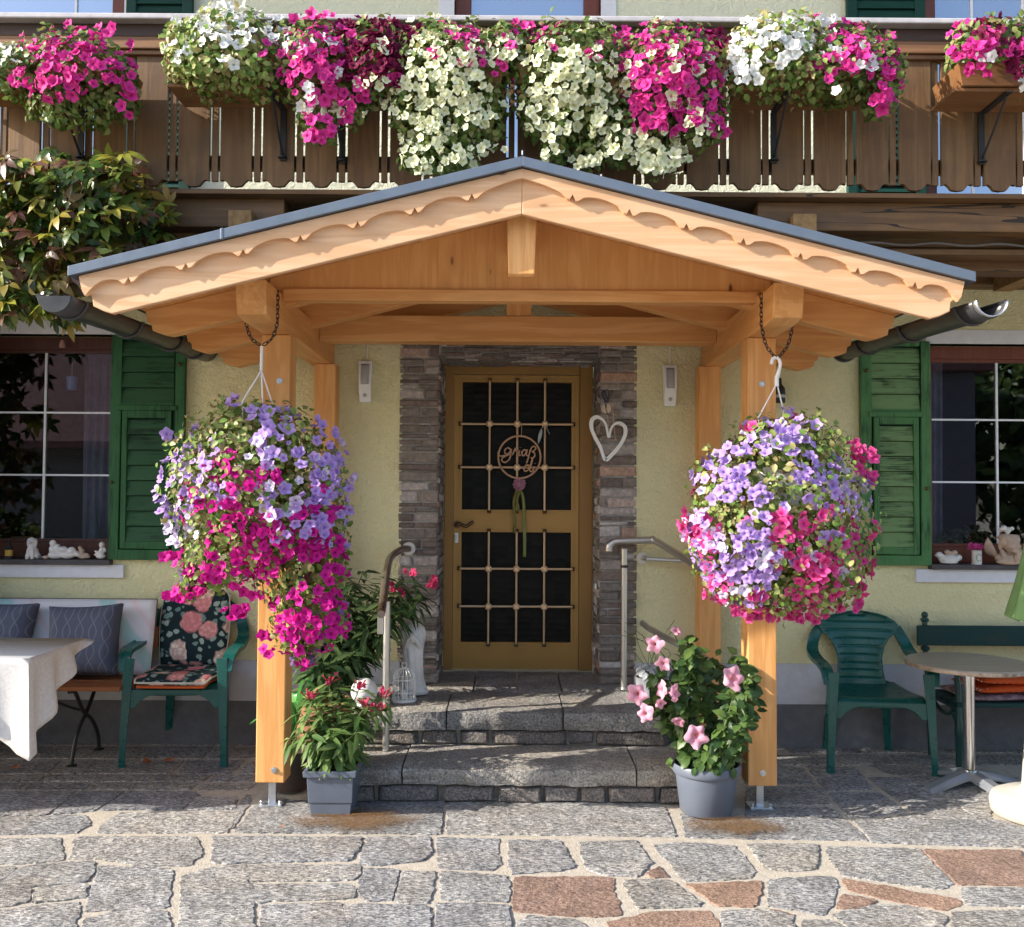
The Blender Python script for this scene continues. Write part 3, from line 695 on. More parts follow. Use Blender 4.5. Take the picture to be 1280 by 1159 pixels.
# ------------------------------------------------------------------ entrance steps
steps = thing('stone_steps', 'two rough grey stone steps leading up to the gold front door', 'steps', (0, 4.75, 0))
sr = random.Random(21)
def slabrow(name, xs, y0, y1, z0, z1, mat, over=.0):
    m = MB()
    for a, b in zip(xs[:-1], xs[1:]):
        nx = max(2, int((b-a)/.05)); ny = max(2, int((y1-y0)/.06)); g = .004
        def fn(u, v):
            x = a+g+(b-a-2*g)*u; y = y0+(y1-y0)*v
            return (x, y + (sr.uniform(-.012,.006) if v < .01 else 0), z1+sr.uniform(-.004,.004)-(.012 if v < .01 else 0))
        tb = MB(); tb.grid(fn, nx, ny)
        n = nx+1; mm = ny+1
        fr = [tb.v[i*mm].copy() for i in range(n)]; b0 = len(tb.v)
        for L, zz in enumerate((z0+(z1-z0)*.62, z0+(z1-z0)*.3, z0)):
            for i, p in enumerate(fr): tb.v.append(Vector((p.x, p.y+sr.uniform(-.020,.010)+.006*L, zz+sr.uniform(-.004,.004)*(L < 2))))
        for i in range(n-1):
            tb.f.append((i*mm, (i+1)*mm, b0+i+1, b0+i))
            for L in range(2): tb.f.append((b0+L*n+i, b0+L*n+i+1, b0+(L+1)*n+i+1, b0+(L+1)*n+i))
        back = [(a+g, y1, z0), (b-g, y1, z0)]; k = len(tb.v); tb.v += [Vector(p) for p in back]
        tb.f.append((b0+2*n, b0+2*n+n-1, k+1, k))
        tb.f.append(tuple([j for j in range(mm)][::-1] + [b0, b0+n, b0+2*n, k])); tb.f.append(tuple([(n-1)*mm+j for j in range(mm)] + [k+1, b0+2*n+n-1, b0+n+n-1, b0+n-1]))
        m.add(tb.v, tb.f)
    return m.build(name, mat, steps, smooth=True, angle=50)
def riserrow(name, x0, x1, y, z0, z1):
    m = MB(); x = x0
    while x < x1-.03:
        ww = sr.uniform(.10, .42); e = min(x+ww, x1); e = x1 if x1-e < .08 else e
        j = lambda: sr.uniform(-.008, .008); d = sr.uniform(0, .02)
        vs = [(x+.008, y-d*.3, z0+.006), (e-.008, y-d*.3, z0+.006+j()), (e-.01+j(), y-d*.3, z1-.008), (x+.01+j(), y-d*.3, z1-.008)]
        cx, cz = (x+e)/2, (z0+z1)/2
        top = [(p[0]+(cx-p[0])*.12, y-d-.018+j()*.6, p[2]+(cz-p[2])*.2) for p in vs]; bk = [(p[0], y+.12, p[2]) for p in vs]
        m.add(bk+vs+top, [(0,1,5,4),(1,2,6,5),(2,3,7,6),(3,0,4,7),(4,5,9,8),(5,6,10,9),(6,7,11,10),(7,4,8,11),(8,9,10,11)]); x = e
    return m.build(name, M_RISER, steps, bevel=.006)
zl, zs = .372, .182
slabrow('landing_slab', [-.86,-.34,.28,.86], 5.14, 5.62, zl-.105, zl, M_STEP)
slabrow('landing_slab', [-.86,-.22,.04,.30,.86], 5.625, 6.26, zl-.085, zl, M_STEP)
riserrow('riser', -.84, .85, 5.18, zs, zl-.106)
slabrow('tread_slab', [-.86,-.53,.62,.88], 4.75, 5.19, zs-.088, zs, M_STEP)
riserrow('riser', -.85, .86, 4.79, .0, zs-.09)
m = MB(); m.box(-.84,.84,5.2,6.25,-.02,zl-.11); m.box(-.84,.84,4.82,5.2,-.02,zs-.092); m.build('step_core', M_MORT, steps)

# ------------------------------------------------------------------ porch
CX = .035; YF, YV = 4.67, 3.92; RZ = 2.90; S = .2515
porch = thing('timber_porch', 'new larch gabled porch roof on four timber posts over the front door', 'porch', (CX, YF, 0))
rz = lambda x, off=0: RZ - S*abs(x-CX) + off
PXs = (CX-1.192, CX+1.182); pw = .07
ZPF0, ZPF1 = 2.295, 2.46
for sgn, px in zip((-1, 1), PXs):
    zb = .123
    m = MB(); m.box(px-pw, px+pw, YF, YF+.14, zb, ZPF0-.001); post = m.build('post', M_LZ, porch, bevel=.006)
    m = MB()
    for z in (.185, P(950,480,YF).z):
        b = MB(); b.lathe([(0,0),(.015,0),(.015,.004),(.009,.005),(.009,.010),(0,.010)], (0,0,0), 16); T = Matrix.Translation((px+(.02 if sgn < 0 else 0), YF, z)) @ Matrix.Rotation(math.pi/2, 4, 'X'); m.add([T @ v for v in b.v], b.f); m.build('bolt', M_ZINC, post, smooth=True); m = MB()
    m = MB(); m.box(px-.018, px+.018, YF+.05, YF+.085, .012, zb); m.box(px-.055, px+.055, YF+.015, YF+.12, .004, .014)
    for dx in (-.045, .045): m.tube([(px+dx, YF+.03, .01), (px+dx, YF+.03, .03)], .009, 6)
    m.build('post_foot', M_ZINC, post, bevel=.002)
    bx = px+(.035 if sgn < 0 else -.035)
    m = MB(); m.box(bx-.065, bx+.065, YW-.13, YW-.002, .06, ZPF0-.001); m.build('rear_post', M_LZ, porch, bevel=.005)
    # purlin with a tapered front end
    y0 = 4.2; m = MB()
    prof = [(y0, ZPF1), (YW-.003, ZPF1), (YW-.003, ZPF0), (y0+.16, ZPF0), (y0+.03, ZPF0+.015), (y0+.012, ZPF0+.075)]
    m.prism(prof, lambda u, v, d: Vector((px+d, u, v)), -.067, .067); m.build('purlin', M_LY, porch, bevel=.005)
# ridge beam
m = MB(); y0 = 4.0
m.prism([(y0, RZ-.07), (YW-.003, RZ-.07), (YW-.003, RZ-.23), (y0+.20, RZ-.25), (y0+.02, RZ-.465), (y0, RZ-.455)], lambda u, v, d: Vector((CX+d*(1-.16*(v < RZ-.4)), u, v)), -.066, .066)
m.build('ridge_beam', M_LZ, porch, bevel=.004)
HS = 1.71
def tail(h, L):      # outline of a rafter in (distance from ridge, drop) : ogee-cut tail
    return None
def rafter(sg, y0, y1, top, h, mat, name, bevel=.004):
    pts = [(0, top), (HS+.085, top), (HS+.075, top-h*.40), (HS+.055, top-h*.50), (HS+.05, top-h*.72), (HS+.01, top-h*.88), (HS-.03, top-h), (0, top-h)]
    m = MB(); m.prism(pts, lambda u, v, d: Vector((CX+sg*u, d, RZ-S*u+v)), y0, y1); return m.build(name, mat, porch, bevel=bevel)
for sg, mt, mb_ in ((-1, M_LSL, M_BARL), (1, M_LSR, M_BARR)):
    for y in (4.57, 5.14, 5.70): rafter(sg, y, y+.085, -.062, .142, mt, 'rafter')
    bb = rafter(sg, YV, YV+.03, -.045, .181, mb_, 'barge_board')
    # scalloped trim board in front of it
    e = .0; pts = [(0, -.045), (HS+.095, -.045), (HS+.088, -.10)]
    cus = [.2065+.2335*i for i in range(7)]; low = -.045-.075
    prof = []
    def arc(a, b, h):
        for k in range(9):
            t = k/8; prof.append((a+(b-a)*t, low + h*(1-(2*t-1)**2)**.62))
    prev = 0
    n = 12
    for k in range(9): t = k/8; prof.append((0+(cus[0]-.022)*t, low+.036*(1-t**2)**.6))
    for i, c in enumerate(cus):
        prof += [(c-.012, low-.001), (c, low+.022), (c+.014, low-.001)]
        nx = cus[i+1] if i+1 < len(cus) else None
        if nx: arc(c+.022, nx-.022, .033)
    for k in range(9): t = k/8; a_, b_ = cus[-1]+.022, HS+.072; prof.append((a_+(b_-a_)*t, low+.033*(1-(2*t-1)**2)**.62 if t < .5 else low+.033-.045*(2*t-1)**2))
    poly = [(0, -.045)] + prof + [(HS+.085, -.11), (HS+.10, -.045)]
    m = MB(); m.prism(poly, lambda u, v, d: Vector((CX+sg*u, d, RZ-S*u+v)), YV-.0255, YV-.0005); m.build('scalloped_trim', mb_, bb)
    m = MB(); m.prism([(0, -.042), (1.80, -.042), (1.80, -.062), (0, -.062)], lambda u, v, d: Vector((CX+sg*u, d, RZ-S*u+v)), YV+.031, YW-.004); m.build('roof_boarding', M_LY, porch)
    m = MB(); m.prism([(0, 0), (1.845, 0), (1.845, -.041), (0, -.041)], lambda u, v, d: Vector((CX+sg*u, d, RZ-S*u+v)), YV-.048, YV-.02)
    m.prism([(0, 0), (1.845, 0), (1.845, -.012), (0, -.012)], lambda u, v, d: Vector((CX+sg*u, d, RZ-S*u+v)), YV-.0195, YW-.004)
    m.prism([(1.825, -.0125), (1.845, -.0125), (1.845, -.04), (1.825, -.04)], lambda u, v, d: Vector((CX+sg*u, d, RZ-S*u+v)), YV-.0195, YW-.004)
    for q in ((.85,) if sg < 0 else ()): m.prism([(q*1.43, .003), (q*1.43+.012, .003), (q*1.43+.012, -.043), (q*1.43, -.043)], lambda u, v, d: Vector((CX+sg*u, d, RZ-S*u+v)), YV-.05, YV-.02)
    m.build('roof_sheet', M_METAL, porch, bevel=.002)
m = MB(); m.tube([(CX, YV-.045, RZ+.004), (CX, YV-.045, RZ+.022)], .004, 6); m.build('ridge_tip', M_METAL, porch)
# gable panel: boards side by side, with fine joints
m = MB(); x = CX-1.19; yg = 4.53
gb = random.Random(4)
while x < CX+1.19:
    e = min(x+gb.choice([.12,.135,.15]), CX+1.19)
    if x < CX < e: e = CX-.0005 if CX-x > .04 else e
    zb_ = 2.46
    gq = .0012 if abs(x-CX) < .03 or abs(e-CX) < .03 else .00025; pts = [(x+gq, zb_), (e-gq, zb_), (e-gq, rz(e, -.063)), (x+gq, rz(x, -.063))]
    if pts[2][1] > zb_+.01 and pts[3][1] > zb_+.01: m.prism(pts, lambda u, v, d: Vector((u, d, v)), yg, yg+.022)
    x = e
m.build('gable_panel', wood('gable_larch', (.78,.42,.155), (.66,.32,.10), 2, islv=.09), porch)
m = MB(); m.box(CX-1.125, CX+1.125, yg-.022, yg+.06, 2.432, 2.487); m.build('gable_rail', M_LX, porch, bevel=.004)
m = MB(); m.box(CX-1.124, CX+1.114, 5.38, 5.52, P(650,427,5.38).z, P(650,395,5.38).z); m.build('tie_beam', M_LX, porch, bevel=.005)
m = MB(); m.box(CX-.07, CX+.07, 5.39, 5.51, P(650,395,5.38).z+.001, RZ-.232); m.build('king_post', M_LZ, porch, bevel=.004)
# gutters
for sg in (-1, 1):
    gx = CX+sg*1.90; y0, y1 = 3.88, (YW-.03 if sg < 0 else 5.62); zf, zb_ = 2.315, 2.385; r = .068
    m = MB(); na = 14
    m.grid(lambda u, v: (gx+r*math.cos(math.pi+math.pi*v), y0+(y1-y0)*u, zf+(zb_-zf)*u + r*math.sin(math.pi+math.pi*v)), 10, na)
    gt = m.build('gutter', M_GUT, porch, smooth=True, solid=.005, angle=80)
    m = MB(); m.tube([(gx-sg*-r, y0, zf), (gx+sg*r, y1, zb_)], .008, 8)
    for (yy, zz) in ((y0-.002, zf), (y1, zb_)):
        if sg > 0 and yy < 4: continue
        m.add([(gx+r*math.cos(math.pi+math.pi*k/12), yy, zz+r*math.sin(math.pi+math.pi*k/12)) for k in range(13)], [tuple(range(13))])
    m.build('gutter_end', M_GUT, gt, solid=.003, fixn=False)
    m = MB()
    for yy in (4.02, 4.62, 5.2, 5.58):
        zz = zf+(zb_-zf)*(yy-y0)/(y1-y0); m.tube([(gx+(r+.006)*math.cos(math.pi+math.pi*k/12), yy, zz+(r+.006)*math.sin(math.pi+math.pi*k/12)) for k in range(13)], .009, 6)
        m.build('gutter_bracket', M_GUT, gt, smooth=True); m = MB()
    if sg > 0:
        m = MB(); m.grid(lambda u, v: (gx+(r-.004)*math.cos(math.pi+math.pi*v), y0-.03+.05*u, zf+(r-.004)*math.sin(math.pi+math.pi*v)), 2, 12); m.build('outlet_lip', M_ZINC, gt, smooth=True, solid=.004)

# ------------------------------------------------------------------ balcony
YB = 4.45
balc = thing('wooden_balcony', 'weathered brown wooden balcony with scalloped boards above the porch', 'balcony', (0, YB, 2.9))
bz0, bz1 = P(1100,234,YB).z, P(1100,66,YB).z
bx_l, bx_r = -8.6, 6.2
m = MB(); bat = MB(); bj = random.Random(9)
per = P(53.0+640,150,YB).x-P(640,150,YB).x; x = P(170,150,YB).x
while x > bx_l+per: x -= per
while x < bx_r-per:
    wd = per*.735; a, b = x, x+wd; q = .0015*bj.uniform(-1, 1)
    low = [(a, bz0+.012), (a+.018, bz0+.016), (a+.03, bz0+.006), (a+wd*.3, bz0-.012), (a+wd*.5, bz0-.016), (a+wd*.7, bz0-.012), (b-.03, bz0+.006), (b-.018, bz0+.016), (b, bz0+.012)]
    m.prism(low+[(b, bz1), (a, bz1)], lambda u, v, d: Vector((u, d+q, v)), YB, YB+.022)
    c0 = b+.011; bat.box(c0, x+per-.014, YB+.006, YB+.026, bz0+.012, bz1)
    x += per
m.build('railing_board', M_OZ, balc); bat.build('railing_batten', M_OZ, balc)
z_ = lambda y: P(1100, y, YB).z
m = MB(); m.box(bx_l, bx_r, YB-.03, YB+.05, z_(70), z_(55)); m.box(bx_l, bx_r, YB-.018, YB+.04, z_(76), z_(70.3)); m.build('lower_rail', M_OR, balc, bevel=.004)
m = MB(); m.box(bx_l, bx_r, YB-.025, YB+.06, z_(54.7), z_(39)); m.build('upper_rail', M_OD, balc, bevel=.004)
m = MB(); m.box(bx_l-.03, bx_r+.03, YB-.075, YB+.115, z_(38.5), z_(31.5)); m.build('rail_cap', plain('weathered_cap', (.44,.42,.44), .5, .4, var=.12, scale=20), balc, bevel=.006)
m = MB(); m.box(bx_l, bx_r, YB+.04, YB+.09, z_(212), z_(196)); m.build('inner_rail', M_OD, balc)
m = MB(); m.box(bx_l-.02, bx_r, YB-.02, YW-.004, 2.912, 2.935); m.build('floor', M_OX, balc, bevel=.003)
for (a, b) in ((bx_l, CX-1.12), (CX+1.12, bx_r)):
    m = MB(); m.box(a, b, YB+.05, YB+.17, 2.775, 2.9115); m.box(a, b, YB+.33, YB+.47, 2.655, 2.775); m.box(a, b, YW-.16, YW-.005, 2.79, 2.9115); m.box(a, b, YB+.19, YB+.32, 2.70, 2.73); m.build('beam', M_OX, balc, bevel=.006)
for x0 in (P(300,270,YB).x, P(1006,270,YB).x, P(1420,270,YB).x, P(-60,270,YB).x, -4.3, -5.9, -7.6):
    m = MB(); m.box(x0-.055, x0+.055, YB-.005, YW-.17, 2.745, 2.84); m.build('joist', M_OEND, balc, bevel=.004)
# ------------------------------------------------------------------ things on the wall and the door
M_LAMP = plain('grey_diffuser', (.38,.38,.40), .35, .5, var=.04, bump=0)
for (px, py, tx, lab) in ((458, 478, 0, 'white curved wall lamp left of the front door'), (836, 483, 1, 'white curved wall lamp right of the front door')):
    t = thing('wall_lamp', lab, 'wall lamp', P(px, py, YW), 0, 'wall lamps beside the front door')
    c = P(px, py, YW); yb0 = YW-.004
    def fn(z): u = (z-(c.z-.125))/.25; return yb0-.035-.03*math.sin(u*math.pi*.9+.2), .034+.008*u
    m = MB(); n = 12; vs = []; fs = []
    for i in range(n+1):
        z = c.z-.125+.25*i/n; yy, hw = fn(z)
        vs += [(c.x-hw, yy, z), (c.x+hw, yy, z), (c.x+hw, yb0, z), (c.x-hw, yb0, z)]
    for i in range(n):
        for k in range(4): fs.append((i*4+k, i*4+(k+1) % 4, i*4+4+(k+1) % 4, i*4+4+k))
    fs += [(3,2,1,0), (n*4, n*4+1, n*4+2, n*4+3)]
    m.add(vs, fs); m.build('lamp_body', M_WHITE, t, bevel=.003)
    m = MB(); m.grid(lambda u, v: (c.x-.024+.048*u, fn(c.z-.02+.125*v)[0]-.003, c.z-.02+.125*v), 2, 8); m.build('diffuser', M_LAMP, t, smooth=True, solid=.003)
    m = MB(); m.ball((c.x, fn(c.z-.085)[0]-.002, c.z-.085), (.012,.006,.012)); m.build('sensor', M_LAMP, t, smooth=True)
    m = MB(); m.tube([(c.x+.004, YW-.01, c.z+.12), (c.x+.006, YW-.01, c.z+.22), (c.x-.002, YW-.012, c.z+.36)], .004, 6); m.build('cable', M_WHITE, t, smooth=True)
# small dark fitting on the wall behind the right post
c = P(973, 492, YW-.01); t = thing('wall_fitting', 'small black bottle shaped fitting on the wall beside the right timber post', 'fitting', c)
m = MB(); m.lathe([(0,-.06),(.032,-.06),(.034,.0),(.03,.03),(.012,.055),(.011,.09),(0,.092)], c+Vector((0,-.03,0)), 16); m.build('body', M_BLACK, t, smooth=True)
m = MB(); m.lathe([(.0345,-.03),(.0347,-.03),(.0347,-.012),(.0345,-.012)], c+Vector((0,-.03,0)), 16); m.build('pale_band', M_LAMP, t)
# round sign with lettering
yo = YD-.035
def O(x, y): return P(600+x/4.83, 480+y/4.83, yo)
c = O(238, 442)
sign = thing('welcome_sign', 'round wooden ring sign with script lettering hung on the door grille', 'door sign', c)
M_PLY = plain('pale_plywood', (.66,.40,.25), .6, .3, var=.08, bump=0)
rr_ = 128/4.83/1200*yo
m = MB(); m.tube([(c.x+rr_*math.cos(a), yo, c.z+rr_*math.sin(a)) for a in np.linspace(0, 2*math.pi, 49)[:-1]], .0062, 8, closed=True); m.build('ring', M_PLY, sign, smooth=True)
strokes = [[(108,412),(114,430),(130,436),(150,430)], [(186,396),(168,386),(152,396),(150,414),(164,424),(180,412),(188,394),(186,424),(176,456),(152,474),(134,466),(134,450),(156,434),(190,424)],
 [(196,430),(206,404),(214,388),(212,404),(222,396),(232,398)], [(240,402),(234,420),(236,432),(246,428)], [(243,384),(244,386)], [(280,404),(266,398),(254,412),(254,428),(266,433),(277,418),(284,396),(280,424),(286,434),(296,426)],
 [(280,480),(292,446),(302,408),(314,382),(330,378),(336,392),(322,406),(314,408),(328,416),(330,436),(316,448),(306,444)], [(298,494),(280,490),(266,506),(268,524),(284,524),(298,504),(310,474),(318,452),(308,490),(300,516),(306,530),(314,526)],
 [(328,498),(320,520),(324,532),(336,526),(346,512)], [(332,480),(333,482)]]
m = MB()
for s_ in strokes:
    pts = smoothpath([O(x, y) for x, y in s_], 5); m.tube([p+Vector((0,-.004,0)) for p in pts], [.0050*(.75+.35*abs(math.sin(i*.45))) for i in range(len(pts))], 8)
m.build('lettering', M_PLY, sign, smooth=True)
M_PINKF = plain('pale_pink_petals', (.68,.27,.42), .7, .2, var=.3)
f = O(237, 606); mats = []
for i in range(70):
    d = Vector((rng.normal(), rng.normal()-.8, rng.normal())).normalized(); mats.append(frame(f+Vector((d.x*.036, d.y*.022, d.z*.036)), d, .016))
scatter('flower', PET[0], PET[1], PET[2], mats, petal('dusty_pink_petal', (.5,.12,.22), (.66,.24,.40), (.76,.42,.55)), sign)
M_RIB = plain('olive_ribbon', (.18,.155,.03), .5, .4, var=.15); M_RIB2 = plain('moss_ribbon', (.22,.25,.07), .5, .4, var=.15)
for (x0, x1, x2, y2, mt) in ((225, 205, 208, 900, M_RIB), (240, 262, 268, 1045, M_RIB2), (238, 222, 228, 770, M_RIB)):
    m = MB(); a, b, d = O(x0, 640), O(x1, 700), O(x2, y2); pts = smoothpath([a, b, b.lerp(d, .5)+Vector((.004,0,0)), d], 6); hw = .010
    m.grid(lambda u, v: pts[int(u*(len(pts)-1))]+Vector(((v-.5)*2*hw, -.012+.006*math.sin(u*9+v*3), 0)), len(pts)-1, 3); m.build('ribbon', mt, sign, smooth=True, solid=.001, fixn=False)
m = MB(); m.tube([O(250, 312), O(252, 240)], .002, 6); m.build('cord', M_PLY, sign)
# small feather charm
c = O(362, 300); t = thing('feather_charm', 'small pale blue feather charm tied to the door grille beside the round sign', 'charm', c)
m = MB(); a = O(372, 268); b = O(352, 362)
m.grid(lambda u, v: a.lerp(b, u)+Vector(((v-.5)*.022*math.sin(math.pi*min(1, u*1.05))**.6, -.005+.003*math.sin(v*3), 0)), 10, 4); m.build('feather', plain('pale_blue_feather', (.45,.52,.56), .8, .2), t, smooth=True, solid=.001)
m = MB(); m.tube([O(372, 268), O(395, 250), O(420, 302)], .0025, 6); m.build('cord', M_LAMP, t)
# white heart on the bricks
yh = YW-.075
def H(x, y): return P(600+x/4.83, 480+y/4.83, yh)
c = H(775, 330); t = thing('heart_ornament', 'white double outline wooden heart hanging on the brick surround', 'heart ornament', c)
hp_ = [(755,462),(725,385),(690,320),(668,262),(672,215),(700,195),(735,210),(760,245),(778,325),(790,275),(815,240),(850,235),(880,262),(880,310),(850,370),(800,430)]
pts = smoothpath([H(x, y) for x, y in hp_], 5, True)
m = MB(); m.tube(pts, .0075, 8, closed=True, flat=.8)
pts2 = smoothpath([H(x+(775-x)*.10, y+(300-y)*.10) + Vector((0,-.003,0)) for x, y in hp_], 5, True); m.tube(pts2, .0055, 8, closed=True, flat=.8)
m.build('heart', M_WHITE, t, smooth=True)
d = H(762, 148); m = MB(); m.add([(d.x+.030*math.cos(a), yh+.004+dy, d.z+.030*math.sin(a)) for dy in (-.008, .008) for a in np.linspace(0, 6.283, 25)[:-1]], [tuple(range(24)), tuple(range(47, 23, -1))]+[(i, i+24, (i+1) % 24+24, (i+1) % 24) for i in range(24)]); m.build('wood_disc', plain('pale_wood_slice', (.62,.50,.38), .7, .2), t)
m = MB()
for q in (((762,160),(752,110),(745,55),(770,35),(775,80),(764,120)), ((765,110),(780,60),(800,40),(790,75),(768,110)), ((768,100),(760,150),(772,190)), ((760,110),(735,60),(750,45),(765,90))): m.tube([p+Vector((0,-.012,0)) for p in smoothpath([H(x, y) for x, y in q], 4)], .0055, 6, flat=.4)
m.build('bow', plain('dark_blue_ribbon', (.02,.022,.05), .5, .4), t, smooth=True)
m = MB(); m.tube([H(800,120), H(806,220), H(818,340)], .0018, 5); m.tube([H(770,180), H(778,322)], .0018, 5); m.build('string', M_PLY, t)

# ------------------------------------------------------------------ handrails
t = thing('handrail', 'steel handrail left of the steps, turning down towards the viewer', 'handrail', G(482, 938, zs))
m = MB(); b = Vector(t.location); tp = P(481, 752, b.y)
m.tube([b, Vector((b.x, b.y, tp.z))], .0185, 16); m.build('post', M_STEEL, t, smooth=True)
w0 = P(511, 686, YW-.03)
pts = smoothpath([w0, w0+Vector((-.035,-.06,-.002)), P(489,696,5.66), P(484,712,5.45), P(478.5,752,5.02), P(476.5,768,4.88)], 8)
m = MB(); m.tube(pts, .021, 16); m.build('rail', plain('rail_reddish_steel', (.36,.30,.27), .3, .5, .9, var=.1, bump=0), t, smooth=True)
m = MB(); m.lathe([(0,0),(.04,0),(.04,.006),(0,.006)], (0,0,0), 24); T = Matrix.Translation(w0+Vector((0,-.006,0))) @ Matrix.Rotation(-math.pi/2, 4, 'X'); m.v = [T @ v for v in m.v]
m.build('wall_flange', M_STEEL, t, smooth=True)
a = P(477, 768, 4.90); m = MB(); m.box(a.x-.02, a.x+.012, a.y-.012, a.y+.012, a.z-.10, a.z-.01); m.build('bracket', M_STEEL, t, bevel=.003)
b = Vector((P(780,800,5.72).x, 5.72, zl)); t = thing('handrail', 'steel handrail right of the steps, sloping down behind the pink hanging basket', 'handrail', b)
tp = P(780, 686, 5.72)
m = MB(); m.tube([b, Vector((b.x, b.y, tp.z))], .0185, 16); m.lathe([(.045,0),(.045,.006),(.02,.007)], b, 24); m.build('post', M_STEEL, t, smooth=True)
m = MB(); zc = P(780,708,5.72).z; m.tube([(b.x,b.y,zc-.008),(b.x,b.y,zc+.008)], .022, 16); m.build('collar', M_BLACK, t, smooth=True)
hl = P(761, 686, 5.74); e1 = P(815, 675, 5.74); e2 = P(885, 716, 5.22); e3 = Vector((PXs[1]-.02, 4.825, e2.z-.05))
m = MB(); m.tube(smoothpath([hl+Vector((0,0,-.015)), hl+Vector((.004,0,.018)), hl+Vector((.035,0,.043)), hl+Vector((.09,0,.048))], 6)+[e1], .022, 16); m.tube([e1+Vector((.012,0,0)), e2, e3], .021, 16); m.ball(e1+Vector((.006,0,0)), .026); m.build('rail', M_STEEL, t, smooth=True)
w0 = P(803, 698, YW-.02); m = MB(); m.tube([w0, w0+Vector((.02,-.05,0)), w0+Vector((.16,-.07,-.005)), w0+Vector((.42,-.16,-.01))], .013, 12); m.lathe([(0,0),(.036,0),(.036,.006),(0,.006)], (0,0,0), 24)
T = Matrix.Translation(w0+Vector((0,.004,0))) @ Matrix.Rotation(math.pi/2, 4, 'X')
for i in range(len(m.v)-96, len(m.v)): m.v[i] = T @ m.v[i]
m.build('wall_bracket', M_STEEL, t, smooth=True)
m = MB(); m.tube([P(803,779,5.6), P(812,786,5.5), P(860,812,5.0), P(905,836,4.83)], .018, 14); m.build('lower_rail', M_STEEL, t, smooth=True)

